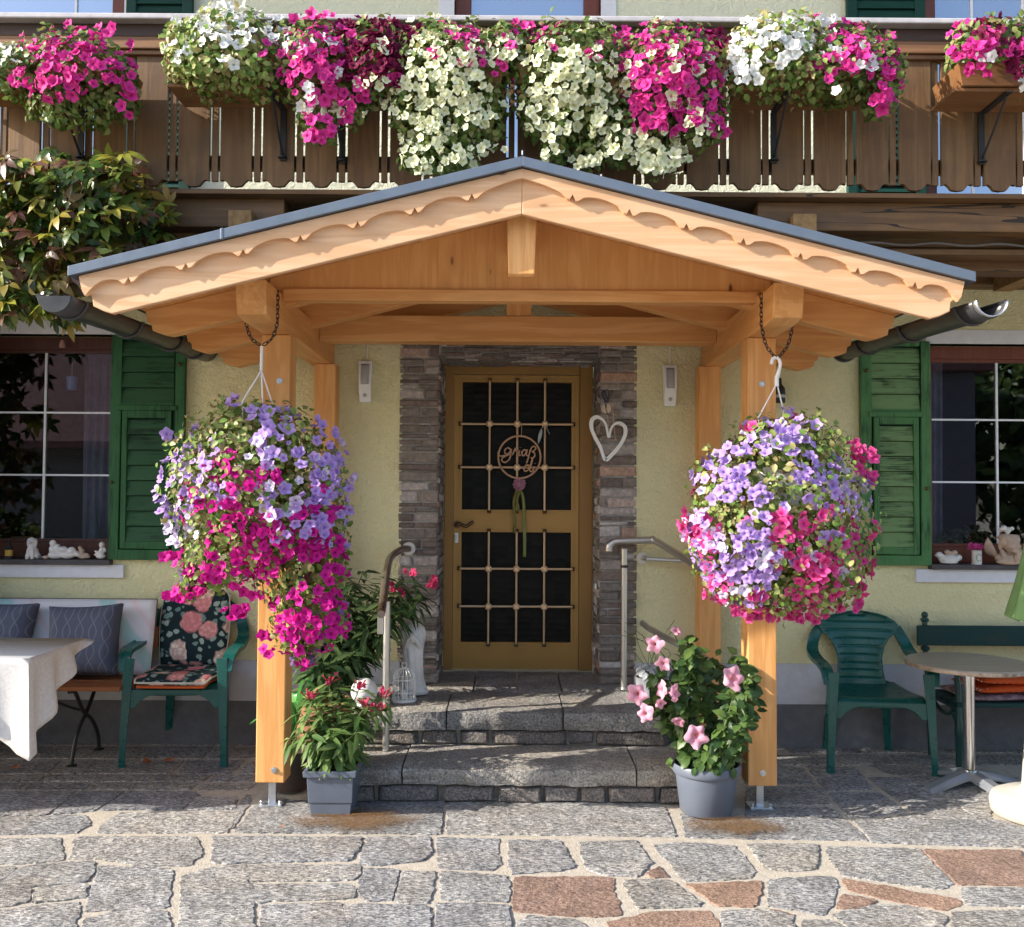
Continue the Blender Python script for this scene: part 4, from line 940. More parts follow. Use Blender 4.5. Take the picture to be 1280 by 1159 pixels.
# ------------------------------------------------------------------ green plastic chairs
M_GPL = plain('green_plastic', (.006,.080,.070), .30, .5, var=.1, bump=.03, bs=200)
def make_chair():
    t = thing('plastic_chair', 'empty dark green plastic armchair in front of the plinth', 'chair')
    def back(u, v):
        z = .40+.43*v; y = .19+.07*v+.03*(2*u-1)**2*(-1)
        hw = .145+.05*v**1.5 if v < .62 else .17+.10*math.sqrt(max(0, (v-.62)/.38))
        prof = [(0,.150),(.18,.132),(.38,.128),(.52,.145),(.64,.175),(.72,.215),(.80,.238),(.87,.215),(.93,.17),(.97,.115),(1,.035)]
        for (a, ra), (b, rb) in zip(prof[:-1], prof[1:]):
            if a <= v <= b: hw = ra+(rb-ra)*(v-a)/(b-a)
        gr = 0
        for q in (.10,.20,.30,.41,.52,.63,.74,.85):
            if abs(v-q) < .012 and abs(2*u-1) < .86: gr = .008
        if abs(v-.94) < .016 and abs(2*u-1) < .32: gr = .02
        return ((2*u-1)*hw, y+gr, z)
    m = MB(); m.grid(back, 24, 96); m.build('backrest', M_GPL, t, True, smooth=True, solid=.007, angle=70, fixn=False)
    m = MB()
    def seat(u, v):
        y = .20-.44*v; x = (2*u-1)*(.195+.05*v); z = .405+.012*(2*u-1)**2-.012*math.sin(v*3)
        if v > .88: z -= (v-.88)**2*3.2
        return (x, y, z)
    m.grid(seat, 16, 20)
    m.build('seat', M_GPL, t, True, smooth=True, solid=.008, angle=180, fixn=False)
    m = MB()
    top = [(-.275+.55*i/20) for i in range(21)]
    m.prism([(-.262, .30)] + [(x, .365-.19*abs(x/.262)**5) for x in np.linspace(-.215, .215, 25)] + [(.262, .30), (.25, .388), (-.25, .388)], lambda u, v, d: Vector((u, d, v)), -.247, -.237)
    m.build('apron', M_GPL, t, True, bevel=.003)
    for s in (-1, 1):
        m = MB()                                            # arm flowing from the shoulder of the back down to the front leg
        pts = smoothpath([(s*.222,.235,.735), (s*.262,.215,.66), (s*.282,.15,.60), (s*.292,.0,.578), (s*.292,-.14,.572), (s*.285,-.215,.545), (s*.278,-.24,.48)], 6)
        b0 = len(m.v); n = len(pts)
        for i, p in enumerate(pts):
            k = i/(n-1); wd = .028+.006*math.sin(k*3); th = .008
            tn = (pts[min(i+1,n-1)]-pts[max(i-1,0)]).normalized(); side = Vector((s,0,0)).lerp(Vector((s*.2,.1,.9)), min(1, k*0)).normalized()
            side = (side-tn*side.dot(tn)).normalized(); up = tn.cross(side)
            m.v += [p+side*wd+up*th, p+side*wd-up*th*2, p+side*(wd-.01)-up*th, p-side*(wd-.01)-up*th, p-side*wd-up*th*1.5, p-side*wd+up*th]
        for i in range(n-1):
            for k in range(6): m.f.append((b0+i*6+k, b0+i*6+(k+1) % 6, b0+(i+1)*6+(k+1) % 6, b0+(i+1)*6+k))
        m.f += [tuple(b0+k for k in range(6)), tuple(b0+(n-1)*6+k for k in range(5, -1, -1))]
        m.build('arm', M_GPL, t, True, smooth=True, angle=50)
        for (xt, yt, zt, xb, yb_, fr) in ((.262,-.225,.545,.282,-.255,1), (.155,.205,.42,.185,.265,0)):
            m = MB(); n = 10; b0 = len(m.v)
            for i in range(n+1):
                k = i/n; x = s*(xt+(xb-xt)*k); y = yt+(yb_-yt)*k; z = zt*(1-k); w0 = (.045-.021*k**.7) if fr else (.042-.016*k); w1 = .040-.014*k
                if k > .93: w0 += .006
                m.v += [(Vector((x+s*w0*.5, y-w1*.5, z))), Vector((x-s*w0*.9, y-w1*.5, z)), Vector((x-s*w0*.9, y-w1*.28, z)), Vector((x+s*w0*.12, y-w1*.15, z)), Vector((x+s*w0*.12, y+w1*.9, z)), Vector((x+s*w0*.5, y+w1*.9, z))]
            for i in range(n):
                for k in range(6): m.f.append((b0+i*6+k, b0+i*6+(k+1) % 6, b0+(i+1)*6+(k+1) % 6, b0+(i+1)*6+k))
            m.f += [tuple(b0+k for k in range(6)), tuple(b0+n*6+k for k in range(5, -1, -1))]
            m.build('leg', M_GPL, t, True, bevel=.003)
    return t
ch = make_chair(); ch.location = (2.055, 5.545, 0.004); ch.rotation_euler.z = R(-5); ch['group'] = 'green plastic chairs'
ch2 = copy_tree(ch); ch2.location = (-1.872, 5.60, .004); ch2.rotation_euler.z = R(3); ch2.scale = (1.0, 1.0, 1.09)
tag(ch2, 'dark green plastic armchair holding a floral cushion', 'chair', 'green plastic chairs')

# floral cushion on the left chair
def floral():
    t = NT('floral_cloth'); v = t.co((1,1,1))
    w1 = t.n('Mapping', {'Vector': v, 'Scale': (1,1,1)}).outputs[0]
    wn = t.n('TexNoise', {'Vector': w1, 'Scale': 16.0, 'Detail': 2.0})
    vv = t.n('VectorMath', {0: w1, 1: t.n('VectorMath', {0: wn.outputs['Color'], 1: (.05,.05,.05)}, operation='MULTIPLY').outputs[0]}, operation='ADD').outputs[0]
    vo = t.n('TexVoronoi', {'Vector': vv, 'Scale': 8.0}); sp = t.n('SeparateColor', {0: vo.outputs['Color']})
    bl = t.math('MULTIPLY', t.ramp(vo.outputs['Distance'], [(.42, 1.0), (.52, 0.0)]), t.math('GREATER_THAN', sp.outputs[0], .22))
    fc = t.ramp(sp.outputs[1], [(.2, (.62,.20,.24)), (.45, (.72,.38,.34)), (.65, (.76,.60,.44)), (.85, (.80,.72,.58))])
    pt = t.n('TexVoronoi', {'Vector': vv, 'Scale': 42.0}); fc = t.mix(t.ramp(pt.outputs['Distance'], [(.2, 0.0), (.7, .6)]), fc, (.40,.12,.12))
    lf = t.n('TexVoronoi', {'Vector': vv, 'Scale': 26.0}); ls = t.n('SeparateColor', {0: lf.outputs['Color']})
    lm = t.math('MULTIPLY', t.ramp(lf.outputs['Distance'], [(.4, 1.0), (.5, 0.0)]), t.math('GREATER_THAN', ls.outputs[0], .35))
    bg = t.mix(lm, (.012,.026,.03), t.ramp(ls.outputs[1], [(.2, (.13,.21,.19)), (.8, (.30,.38,.33))]))
    t.col(t.mix(bl, bg, fc)); t.bump(t.noise(v, 200, 2), .15, .003); return t.fin(.85, .15)
M_FLO = floral(); M_ORG = plain('orange_cloth', (.50,.10,.028), .85, .15, var=.15); M_PIP = plain('cream_piping', (.55,.52,.45), .8, .2)
t = thing('floral_cushion', 'rose patterned chair cushion with orange underside on the green chair', 'cushion', (-1.872, 5.60, .45))
def pad(name, fn, mt, par, nu=22, nv=22, th=.05, edge=.5):
    """puffy pad: fn(u,v)->(point, normal); thickness fades at the rim"""
    m = MB(); top = []; 
    def puff(u, v): e = min(u, 1-u, v, 1-v); return th*(.25+.75*min(1, e/.16)**.5)
    def A(u, v): p, n = fn(u, v); return p+n*puff(u, v)*.5
    def B(u, v): p, n = fn(u, v); return p-n*puff(u, v)*.5
    m.grid(A, nu, nv); m.grid(B, nu, nv); k = (nu+1)*(nv+1)
    rim = [i*(nv+1) for i in range(nu+1)] + [nu*(nv+1)+j for j in range(1, nv+1)] + [i*(nv+1)+nv for i in range(nu-1, -1, -1)] + [j for j in range(nv-1, 0, -1)]
    for a, b in zip(rim, rim[1:]+rim[:1]): m.f.append((a, b, b+k, a+k))
    o = m.build(name, mt, par, smooth=True, angle=180); return [m.v[i].lerp(m.v[i+k], .5) for i in rim], o
def seatfn(u, v):
    rr2 = 1-.10*max(0, (v-.6)/.4)**2; x = -1.872+(2*u-1)*.215*rr2; y = 5.73-.42*v
    return Vector((x, y, .488-.012*math.cos((2*u-1)*1.3)*math.sin(v*3)-(.02*max(0, v-.85)/.15))), Vector((0,0,1))
def backfn(u, v):
    wv = .185+.02*math.sin(v*3) - .03*max(0, (v-.9)/.1)**2; return Vector((-1.885+(2*u-1)*wv, 5.735+.075*v-.02, .50+.435*v)), Vector((0,-1,.15)).normalized()
rim, _ = pad('seat_pad', seatfn, M_FLO, t, th=.05); 
rim2, _ = pad('back_pad', backfn, M_FLO, t, th=.05)
m = MB(); m.tube(rim2, .006, 6, closed=True); m.tube([p+Vector((0,0,.004)) for p in rim], .006, 6, closed=True); m.build('piping', M_PIP, t, smooth=True)
pad('underside', lambda u, v: (seatfn(u*.96+.02, v)[0]-Vector((0,-.004,.022)), Vector((0,0,1))), M_ORG, t, th=.03)
m = MB(); a = Vector((-2.085, 5.40, .47)); m.tube(smoothpath([a, a+Vector((-.02,-.03,-.02)), a+Vector((-.03,-.035,-.07))], 4), .006, 6, flat=.4); m.tube(smoothpath([a, a+Vector((-.005,-.04,-.02)), a+Vector((.0,-.045,-.06))], 4), .006, 6, flat=.4); m.ball(a+Vector((-.01,-.02,-.01)), .012); m.build('tie', M_ORG, t, smooth=True)

# ------------------------------------------------------------------ left bench, pad, pillows, table and cloth
t = thing('garden_bench', 'wooden slatted bench with black iron legs under the left window', 'bench', (-2.7, 5.5, 0))
M_SLAT = wood('bench_slat_orange', (.34,.13,.05), (.24,.085,.03), 0)
m = MB()
for i in range(5): m.box(-3.9, -2.145, 5.30+i*.088, 5.30+i*.088+.078, .425, .45)
m.build('seat', M_SLAT, t, bevel=.004)
for x in (-2.42, -3.55):
    m = MB(); q = lambda y, z: (x, y, z)
    m.tube(smoothpath([q(5.33,.418), q(5.38,.40), q(5.48,.28), q(5.60,.20), q(5.68,.10), q(5.70,.008)], 6), .011, 8); m.tube(smoothpath([q(5.68,.418), q(5.62,.36), q(5.52,.26), q(5.42,.18), q(5.36,.06), q(5.35,.008)], 6), .011, 8)
    m.tube([q(5.30,.420), q(5.72,.420)], .010, 8); m.tube(smoothpath([q(5.52,.27), (x-.1,5.5,.30), (x-.32,5.46,.41)], 5), .008, 8)
    for y in (5.35, 5.70): m.lathe([(.03,.0),(.03,.008),(.012,.014)], q(y, 0.002), 12)
    m.build('leg', M_BLACK, t, smooth=True)
m = MB(); m.box(-3.9, -2.10, 5.735, 5.765, .60, .72); m.box(-2.2, -2.16, 5.765, 5.785, .40, .80); m.build('backrest', M_SLAT, t, bevel=.004)
def stripes():
    t = NT('pastel_striped_cloth'); v = t.co((1,1,1), (0, R(38), 0)); x = t.n('SeparateXYZ', {0: v}).outputs[0]
    s = t.math('FRACT', t.math('MULTIPLY', x, 2.1)); c = t.ramp(s, [(.0, (.62,.62,.66)), (.30, (.62,.62,.66)), (.34, (.40,.58,.58)), (.46, (.40,.58,.58)), (.50, (.64,.63,.66)), (.62, (.64,.62,.65)), (.66, (.66,.54,.56)), (.72, (.64,.63,.66))])
    t.col(c); t.bump(t.noise(v, 9, 3), .3, .02); return t.fin(.9, .1)
t = thing('bench_pad', 'long white pastel striped back pad leaning on the wall behind the pillows', 'bench pad', (-2.9, 5.7, .45))
rimp, _ = pad('pad', lambda u, v: (Vector((-3.9+1.80*u, 5.635+.085*v, .452+.43*v)), Vector((0,-1,.2)).normalized()), stripes(), t, 50, 16, th=.10)
m = MB(); m.tube(rimp, .006, 6, closed=True); m.build('piping', plain('brown_piping', (.12,.08,.06), .8, .2), t, smooth=True)
def lattice():
    t = NT('blue_grey_pillow'); v = t.co(); s = t.n('SeparateXYZ', {0: v}); a = t.math('SINE', t.math('MULTIPLY', s.outputs[2], 30.0)); 
    u = t.math('MULTIPLY_ADD', a, .9, t.math('MULTIPLY', s.outputs[0], 42.0)); u2 = t.math('MULTIPLY_ADD', a, -.9, t.math('MULTIPLY', s.outputs[0], 42.0))
    l1 = t.math('LESS_THAN', t.math('ABSOLUTE', t.math('SINE', u)), .13); l2 = t.math('LESS_THAN', t.math('ABSOLUTE', t.math('SINE', u2)), .13)
    t.col(t.mix(t.math('MULTIPLY', t.math('MAXIMUM', l1, l2), .55), (.085,.095,.135), (.19,.20,.25))); t.bump(t.noise(v, 8, 3), .4, .03); return t.fin(.9, .1)
M_PIL = lattice()
for (cx, cz, w_, ang, tl, lab) in ((-2.455, .665, .42, -3, .10, 'blue grey patterned pillow beside the floral chair'), (-2.98, .66, .46, 2, .08, 'blue grey patterned pillow cut by the left picture edge')):
    t = thing('pillow', lab, 'pillow', (cx, 5.52, .46), 0, 'pillows on the bench')
    def pf(u, v):
        e = 1-.10*math.sin(math.pi*u)*(1-math.sin(math.pi*v)) ; a, b = (2*u-1), (2*v-1)
        k = 1-.07*(1-b*b)*abs(a)**2; k2 = 1-.07*(1-a*a)*abs(b)**2
        p = Vector((a*w_/2*k, 0, b*w_/2*k2)); p = Matrix.Rotation(R(ang), 3, 'Y') @ p
        return Vector((cx+p.x, 5.50+.10*(v), cz+p.z*.94)), Vector((0,-1,.25)).normalized()
    pad('cover', pf, M_PIL, t, 26, 26, th=.15)
t = thing('dining_table', 'low garden table under the pale cloth at the left edge', 'table', (-2.8, 4.78, 0))
m = MB(); m.box(-3.9, -2.245, 4.49, 5.07, .71, .74); m.build('tabletop', M_SLAT, t, bevel=.003)
for x in (-3.8, -2.72):
    for y in (4.6, 4.98): m = MB(); m.box(x-.025, x+.025, y-.025, y+.025, 0.002, .709); m.build('leg', M_SLAT, t, bevel=.003)
cl = MB(); TX1, TY0, TY1, TZ = -2.235, 4.475, 5.085, .747
# path along the hem: front edge from the left, round the corner, then back along the right edge
path = [(-3.9+(TX1+3.9)*i/40, TY0, Vector((0,-1,0)), 1-i/40) for i in range(41)] + [(TX1, TY0+(TY1-TY0)*i/24, Vector((1,0,0)), -i/24) for i in range(25)]
def hem(i, v):
    x, y, nrm, s_ = path[i]; 
    if i in (40, 41): nrm = Vector((.7,-.7,0))
    if s_ >= 0: d = .28+.02*math.sin(s_*23)+.18*max(0, 1-s_*8)
    else: d = .46*max(0.03, 1+s_*.97)**1.15
    wv = .028*math.sin((i*.62))*v + .02*v
    if s_ < 0 or s_ < .06: wv = .012*v + .03*v*math.sin(i*.8)
    o = nrm*wv
    return Vector((x+o.x, y+o.y, TZ - d*v - .004*(v > 0)))
n = len(path); nv = 14; b0 = 0
for i in range(n):
    for j in range(nv+1): cl.v.append(hem(i, j/nv))
for i in range(n-1):
    for j in range(nv): a = i*(nv+1)+j; cl.f.append((a, a+nv+1, a+nv+2, a+1))
cl.add([(-3.9,TY0,TZ),(TX1,TY0,TZ),(TX1,TY1,TZ),(-3.9,TY1,TZ)], [(0,1,2,3)])
def linen():
    t = NT('pale_linen'); v = t.co(); n = t.ramp(t.noise(v, 75, 4, .7), [(.42, 0.0), (.58, 1.0)])
    t.col(t.mix(t.math('MULTIPLY', n, .5), (.60,.59,.58), (.46,.45,.44))); t.bump(t.noise(v, 160, 2), .2, .003); return t.fin(.85, .15)
o = cl.build('tablecloth', linen(), None, smooth=True, angle=60, solid=.003, fixn=True); tag(o, 'pale grey linen cloth hanging in a corner point from the left table', 'tablecloth')

# ------------------------------------------------------------------ right bench, folded cushions, round table, parasol
t = thing('iron_bench', 'dark green slatted bench with cast iron legs under the right window', 'bench', (3.0, 5.55, 0))
M_GWD = paint('bench_green_paint', (.008,.042,.042), (.05,.04,.025), .35)
zb1, zb0 = P(1200,782,5.74).z, P(1200,807,5.74).z
m = MB(); m.box(2.415, 4.0, 5.725, 5.75, zb0, zb1); m.build('back_slat', M_GWD, t, bevel=.006)
m = MB()
for i in range(4): m.box(2.45, 4.0, 5.31+i*.10, 5.31+i*.10+.085, .365, .39)
m.build('seat', M_GWD, t, bevel=.005)
for x in (2.475, 3.8):
    m = MB(); q = lambda y, z, dx=0: (x+dx, y, z)
    m.tube([q(5.34,.03), q(5.34,.20), q(5.335,.22), q(5.335,.26), q(5.34,.30), q(5.34,.46), q(5.36,.52)], [.017,.020,.026,.022,.018,.017,.017], 12)
    m.tube(smoothpath([q(5.345,.53), q(5.45,.555), q(5.6,.545), q(5.745,.56)], 5), .016, 10)
    m.tube([q(5.70,.0), q(5.72,.35), q(5.765,.60), q(5.77,.80)], .015, 10); m.ball(q(5.77,.815), .02); m.lathe([(.02,0),(.026,.01),(.02,.022)], q(5.77,.775), 12); m.lathe([(.022,0),(.027,.012),(.02,.024)], q(5.765,.605), 12)
    m.tube(smoothpath([q(5.36,.36), q(5.46,.30), q(5.58,.30), q(5.70,.36)], 5), .012, 8); m.tube(smoothpath([q(5.345,.24), q(5.40,.30), q(5.42,.355)], 5), .010, 8); m.lathe([(.03,0),(.026,.02),(.017,.03)], q(5.34,.003), 12); m.tube([q(5.33,.352), q(5.73,.352)], .012, 8)
    m.build('leg', plain('cast_iron_green', (.010,.05,.045), .4, .5, var=.2), t, smooth=True)
def dots():
    t = NT('orange_dotted_cloth'); v = t.co((28,28,28)); vo = t.n('TexVoronoi', {'Vector': v, 'Scale': 1.0, 'Randomness': .0}); 
    t.col(t.mix(t.ramp(vo.outputs['Distance'], [(.25, 1.0), (.30, 0.0)]), (.56,.085,.02), (.62,.52,.45))); return t.fin(.85, .15)
M_DOT = dots(); M_PAT = plain('mauve_pattern_cloth', (.22,.15,.17), .9, .1, var=.7, scale=25)
M_BLK = M_PAT
for (z, th, x0, mt, lab) in ((.412, .042, 2.52, M_PAT, 'thin mauve patterned pad lowest on the right bench'), (.452, .045, 2.60, M_DOT, 'orange white dotted seat pad between mauve pad and another orange pad'), (.497, .045, 2.61, M_DOT, 'orange white dotted seat pad topmost on the right bench')):
    t = thing('seat_pad', lab, 'seat pad', (3.0, 5.5, z), 0, 'folded pads on the right bench')
    pad('cover', lambda u, v: (Vector((x0+1.2*u, 5.34+.36*v, z+.006*math.sin(u*9+z*40))), Vector((0,0,1))), mt, t, 40, 14, th=th)
tc = G(1212, 983); t = thing('bistro_table', 'round wood topped bistro table with chrome column and four flat feet', 'table', tc)
M_TOP = wood('table_top_grey_wood', (.42,.37,.30), (.30,.25,.20), 0, knots=False, rough=.35); M_CHR = plain('polished_steel', (.72,.72,.72), .16, .5, 1.0, var=.03, bump=0)
zt = .652; m = MB(); m.lathe([(0,zt-.028),(.300,zt-.028),(.312,zt-.022),(.314,zt-.006),(.310,zt),(0,zt)], tc, 64); m.build('tabletop', M_TOP, t, smooth=True, angle=30)
m = MB(); m.lathe([(.3145,zt-.024),(.3160,zt-.022),(.3160,zt-.008),(.3145,zt-.006)], tc, 64); m.build('edge_band', plain('marbled_edge', (.36,.27,.20), .4, .5, var=.5, scale=30), t, smooth=True)
m = MB(); m.lathe([(.030,.085),(.030,zt-.03)], tc, 28); m.lathe([(.034,.07),(.036,.09),(.030,.095)], tc, 28); m.build('column', M_CHR, t, smooth=True)
for a in (20, 110, 200, 290):
    m = MB(); ca, sa = math.cos(R(a)), math.sin(R(a)); T = Matrix.Translation(tc) @ Matrix.Rotation(R(a), 4, 'Z'); n = 10; vs = []
    for i in range(n+1):
        k = i/n; r_ = .0+.29*k; z1 = .088-.070*k**1.3; hw = .040+.004*k; z0 = max(.004, z1-.03-.012*(1-k))
        vs += [(r_, -hw*.55, z1), (r_, hw*.55, z1), (r_, hw, z1-.016), (r_, hw, z0), (r_, -hw, z0), (r_, -hw, z1-.016)]
    fs = [(i*6+k, i*6+(k+1) % 6, i*6+6+(k+1) % 6, i*6+6+k) for i in range(n) for k in range(6)] + [tuple(range(6)), tuple(n*6+k for k in range(5, -1, -1))]
    m.add([T @ Vector(v) for v in vs], fs); m.build('foot', plain('satin_aluminium', (.42,.45,.50), .35, .5, .7, var=.05, bump=0) if a == 20 else MC['satin_aluminium'], t, smooth=True, angle=30)
pc = Vector((2.565, 4.62, .004)); t = thing('parasol', 'closed green parasol in a round white stand at the right picture edge', 'parasol', pc)
M_CONC = plain('white_concrete', (.42,.405,.36), .8, .2, bump=.3, bs=60, var=.08); M_CAN = plain('green_canopy', (.20,.33,.12), .8, .2, var=.1)
m = MB(); m.lathe([(.235,0),(.252,.012),(.256,.06),(.246,.085),(.20,.105),(.13,.118),(.115,.13),(.085,.58),(.075,.60),(.03,.60)], pc, 48); m.build('stand', M_CONC, t, smooth=True, angle=50)
m = MB(); m.tube([pc+Vector((0,0,.58)), pc+Vector((0,0,2.55))], .022, 14); m.build('pole', M_WHITE, t, smooth=True)
m = MB()
def can(u, v):
    a = 2*math.pi*u; k = v; r_ = np.interp(k, [0,.1,.2,.4,1], [.15,.115,.085,.05,.035]); r_ = r_*(1+.22*math.sin(8*a)*(1-k*.6)); return pc+Vector((r_*math.cos(a), r_*math.sin(a), .93+1.5*k+.012*math.sin(8*a)*(1-k)))
m.grid(can, 96, 20); m.build('canopy', M_CAN, t, smooth=True, angle=180)

# ------------------------------------------------------------------ figurines on the sills (each one continuous modelled body)
M_CER = plain('white_ceramic', (.64,.62,.60), .5, .4, var=.12, bump=.1); M_SAND = plain('sandstone_figure', (.46,.35,.27), .8, .2, var=.2, bump=.3, bs=40)
def blob(name, parts, mat, par, o, vox=.004):
    m = MB()
    for c, r_, *rot in parts:
        M3 = Euler(tuple(R(a) for a in rot[0])).to_matrix() if rot else None
        m.ball(Vector(o)+Vector(c), r_, M3, 14, 10)
    return m.build(name, mat, par, fixn=False, remesh=vox)
ys = YW-.005
o = P(41, 699, ys); o.z = WLz0+.018; t = thing('dog_figurine', 'white sitting dog figurine on the left window sill', 'figurine', o)
blob('body', [((0,0,.04),(.032,.035,.04)), ((0,-.012,.075),(.026,.026,.035)), ((0,-.020,.112),(.024,.026,.022)), ((0,-.045,.105),(.012,.014,.010)), ((-.024,-.012,.10),(.007,.013,.024)), ((.024,-.012,.10),(.007,.013,.024)), ((-.014,-.034,.035),(.010,.010,.036)), ((.014,-.034,.035),(.010,.010,.036)), ((-.015,-.04,.008),(.011,.016,.008)), ((.015,-.04,.008),(.011,.016,.008)), ((-.03,.0,.02),(.014,.026,.02)), ((.03,.0,.02),(.014,.026,.02)), ((.035,.03,.01),(.012,.02,.008))], M_CER, t, o)
o = P(80, 699, ys); o.z = WLz0+.018; t = thing('reclining_figurine', 'white reclining figurine in the middle of the left window sill', 'figurine', o)
blob('body', [((-.05,0,.025),(.05,.03,.025)), ((.02,0,.03),(.055,.028,.028)), ((-.07,0,.06),(.022,.02,.03)), ((-.065,-.01,.098),(.020,.020,.021)), ((-.03,-.01,.06),(.03,.012,.014),(0,30,0)), ((.05,-.01,.055),(.024,.02,.022)), ((.075,0,.035),(.03,.02,.016),(0,35,0)), ((.0,-.015,.06),(.03,.02,.02)), ((-.04,0,.075),(.016,.015,.018))], M_CER, t, o)
o = P(104, 699, ys+.01); o.z = WLz0+.018; t = thing('curled_figurine', 'small tan curled figurine between the reclining and the cherub figurine', 'figurine', o)
blob('body', [((0,0,.018),(.035,.022,.018)), ((-.012,0,.045),(.018,.016,.022),(0,30,0)), ((.024,0,.022),(.022,.016,.014),(0,40,0)), ((-.02,-.005,.07),(.012,.012,.012))], M_SAND, t, o)
o = P(126, 698, ys); o.z = WLz0+.018; t = thing('cherub_figurine', 'small white cherub figurine at the right end of the left window sill', 'figurine', o)
blob('body', [((0,0,.02),(.03,.022,.018)), ((.004,0,.05),(.016,.015,.026)), ((.008,-.006,.09),(.018,.018,.019)), ((-.018,-.01,.045),(.022,.008,.008),(0,25,0)), ((.02,0,.06),(.012,.006,.018),(0,-25,0)), ((-.025,-.01,.03),(.014,.01,.008))], M_CER, t, o)
o = P(11, 699, ys); o.z = WLz0+.018; t = thing('lantern', 'small dark metal lantern at the left end of the window sill', 'lantern', o)
m = MB(); m.lathe([(0,0),(.03,0),(.03,.012),(.022,.016),(.022,.06),(.026,.064),(.012,.085),(.006,.10),(.012,.112),(.006,.125),(0,.126)], o, 16); m.build('case', M_BLACK, t, smooth=True)
m = MB(); m.lathe([(0,.02),(.0235,.02),(.0235,.055),(0,.055)], o, 12); m.build('amber_glass', plain('amber_glass', (.45,.28,.04), .2, .5), t, smooth=True)
def pebbles(xs, z, lab):
    for i, (x, mt) in enumerate(xs):
        o = P(x, 700, ys-.01); o.z = z; m = MB(); m.ball(o+Vector((0,0,.012)), (.018+.004*(i % 2),.014,.012)); tag(m.build('pebble', mt, None, smooth=True), lab[i], 'pebble', 'pebbles on the window sills')
pebbles([(57, M_SAND), (141, MC['bench_slat_orange'])], WLz0+.018, ['small brown pebble between the dog and the reclining figurine', 'small reddish pebble at the right corner of the left sill'])
o = P(1186, 707, ys); o.z = WRz0+.018; t = thing('duck_figurine', 'white duck shaped dish with a tan figure on its back on the right sill', 'figurine', o)
blob('body', [((0,0,.03),(.065,.032,.03)), ((-.058,0,.055),(.022,.018,.02)), ((-.078,-.002,.052),(.010,.008,.006)), ((-.045,0,.045),(.02,.02,.02)), ((.06,0,.04),(.02,.022,.02)), ((.0,0,.01),(.055,.034,.01))], M_CER, t, o)
blob('rider', [((.015,-.005,.065),(.03,.016,.014)), ((-.012,-.006,.074),(.016,.015,.015)), ((.035,-.004,.07),(.018,.014,.015))], M_SAND, t, o, .003)
o = P(1221, 709, ys-.005); o.z = WRz0+.018; t = thing('painted_tin', 'small white painted tin with pink flowers on the right window sill', 'tin', o)
m = MB(); m.lathe([(0,0),(.030,0),(.030,.004),(.0285,.006),(.0285,.082),(.030,.085),(.027,.085),(.027,.07),(0,.07)], o, 28); m.build('can', M_CER, t, smooth=True, angle=30)
m = MB()
for k in range(14): a = -math.pi/2+(k-6.5)*.11; rr3 = .0292; 
pts = [(o.x+.0295*math.sin(.5*math.cos(b)), o.y-.0295*math.cos(.5*math.cos(b)), o.z+.042+.022*math.sin(b)) for b in np.linspace(.5, 5.6, 18)]; m.tube(pts, .002, 6); m.build('painted_wreath', plain('leaf_green_paint', (.10,.26,.06), .5), t)
mats = [frame(o+Vector((rng.normal()*.022, rng.normal()*.015-.008, .095+rng.random()*.03)), (rng.normal(), -1, .6), .013) for _ in range(16)]
scatter('blossoms', PET[0], PET[1], PET[2], mats, petal('dark_pink_small', (.3,.02,.1), (.5,.03,.2), (.6,.10,.32)), t)
o = P(1259, 709, ys-.02); o.z = WRz0+.018; t = thing('angel_figurine', 'large sandstone winged cherub resting its chin on its hand on the right sill', 'figurine', o)
fig = [((0,0,.04),(.075,.045,.035)), ((.05,0,.06),(.05,.04,.05)), ((.0,-.03,.02),(.085,.022,.02)), ((.01,-.03,.125),(.047,.046,.053)), ((.022,-.068,.122),(.012,.012,.011)), ((.026,-.072,.112),(.009,.009,.013)), ((.020,-.064,.098),(.013,.009,.006)), ((-.003,-.058,.112),(.018,.018,.016)), ((.042,-.054,.112),(.014,.018,.016)), ((.014,-.055,.085),(.018,.016,.012)), ((-.035,-.03,.055),(.018,.018,.045),(0,-22,0)), ((.035,-.055,.055),(.016,.016,.038),(0,25,0)), ((.028,-.062,.082),(.014,.010,.014)), ((-.012,-.015,.165),(.05,.045,.025)), ((-.035,-.02,.14),(.02,.03,.035)), ((.052,-.01,.15),(.018,.032,.035)), ((.01,-.04,.172),(.03,.02,.014)), ((-.02,-.046,.16),(.018,.014,.014)), ((-.046,-.01,.115),(.012,.014,.03))]
blob('body', fig, M_SAND, t, o, .004)
m = MB(); b = MB()
for i in range(8):
    k = i/7; ln = .15-.085*k; a = R(118+30*k); c = Vector((-.045-.012*k, .01+.006*i % 2, .035+.012*k)); d = Vector((math.cos(a), 0, math.sin(a)))
    m.ball(o+c+d*ln*.5, (.010,.006,ln*.52), Matrix.Rotation(math.pi/2-a, 3, 'Y'), 10, 8)
m.build('wing', M_SAND, t, remesh=.003, fixn=False)
m = MB()
for i in range(7): a = i*.9; m.ball(o+Vector((.0+.018*math.cos(a)+.03*(i > 4)-.03, -.03+.01*math.sin(a*2), .195+.014*math.sin(a)+.006*i)), .012+.003*(i % 3))
m.build('flower_crown', M_CER, t, remesh=.003, fixn=False)
for (x, z0_, lab, mt) in ((117, .04, 'grey blue standing figure behind the left window glass', plain('blue_grey_figure', (.12,.15,.18), .6)),):
    o = P(x, 668, YW+.26); t = thing('indoor_figure', lab, 'figurine', o)
    m = MB(); m.lathe([(0,-.05),(.035,-.05),(.03,.03),(.018,.09),(.022,.10),(.018,.125),(.006,.15),(.003,.21),(0,.21)], o, 14); m.build('body', mt, t, smooth=True)
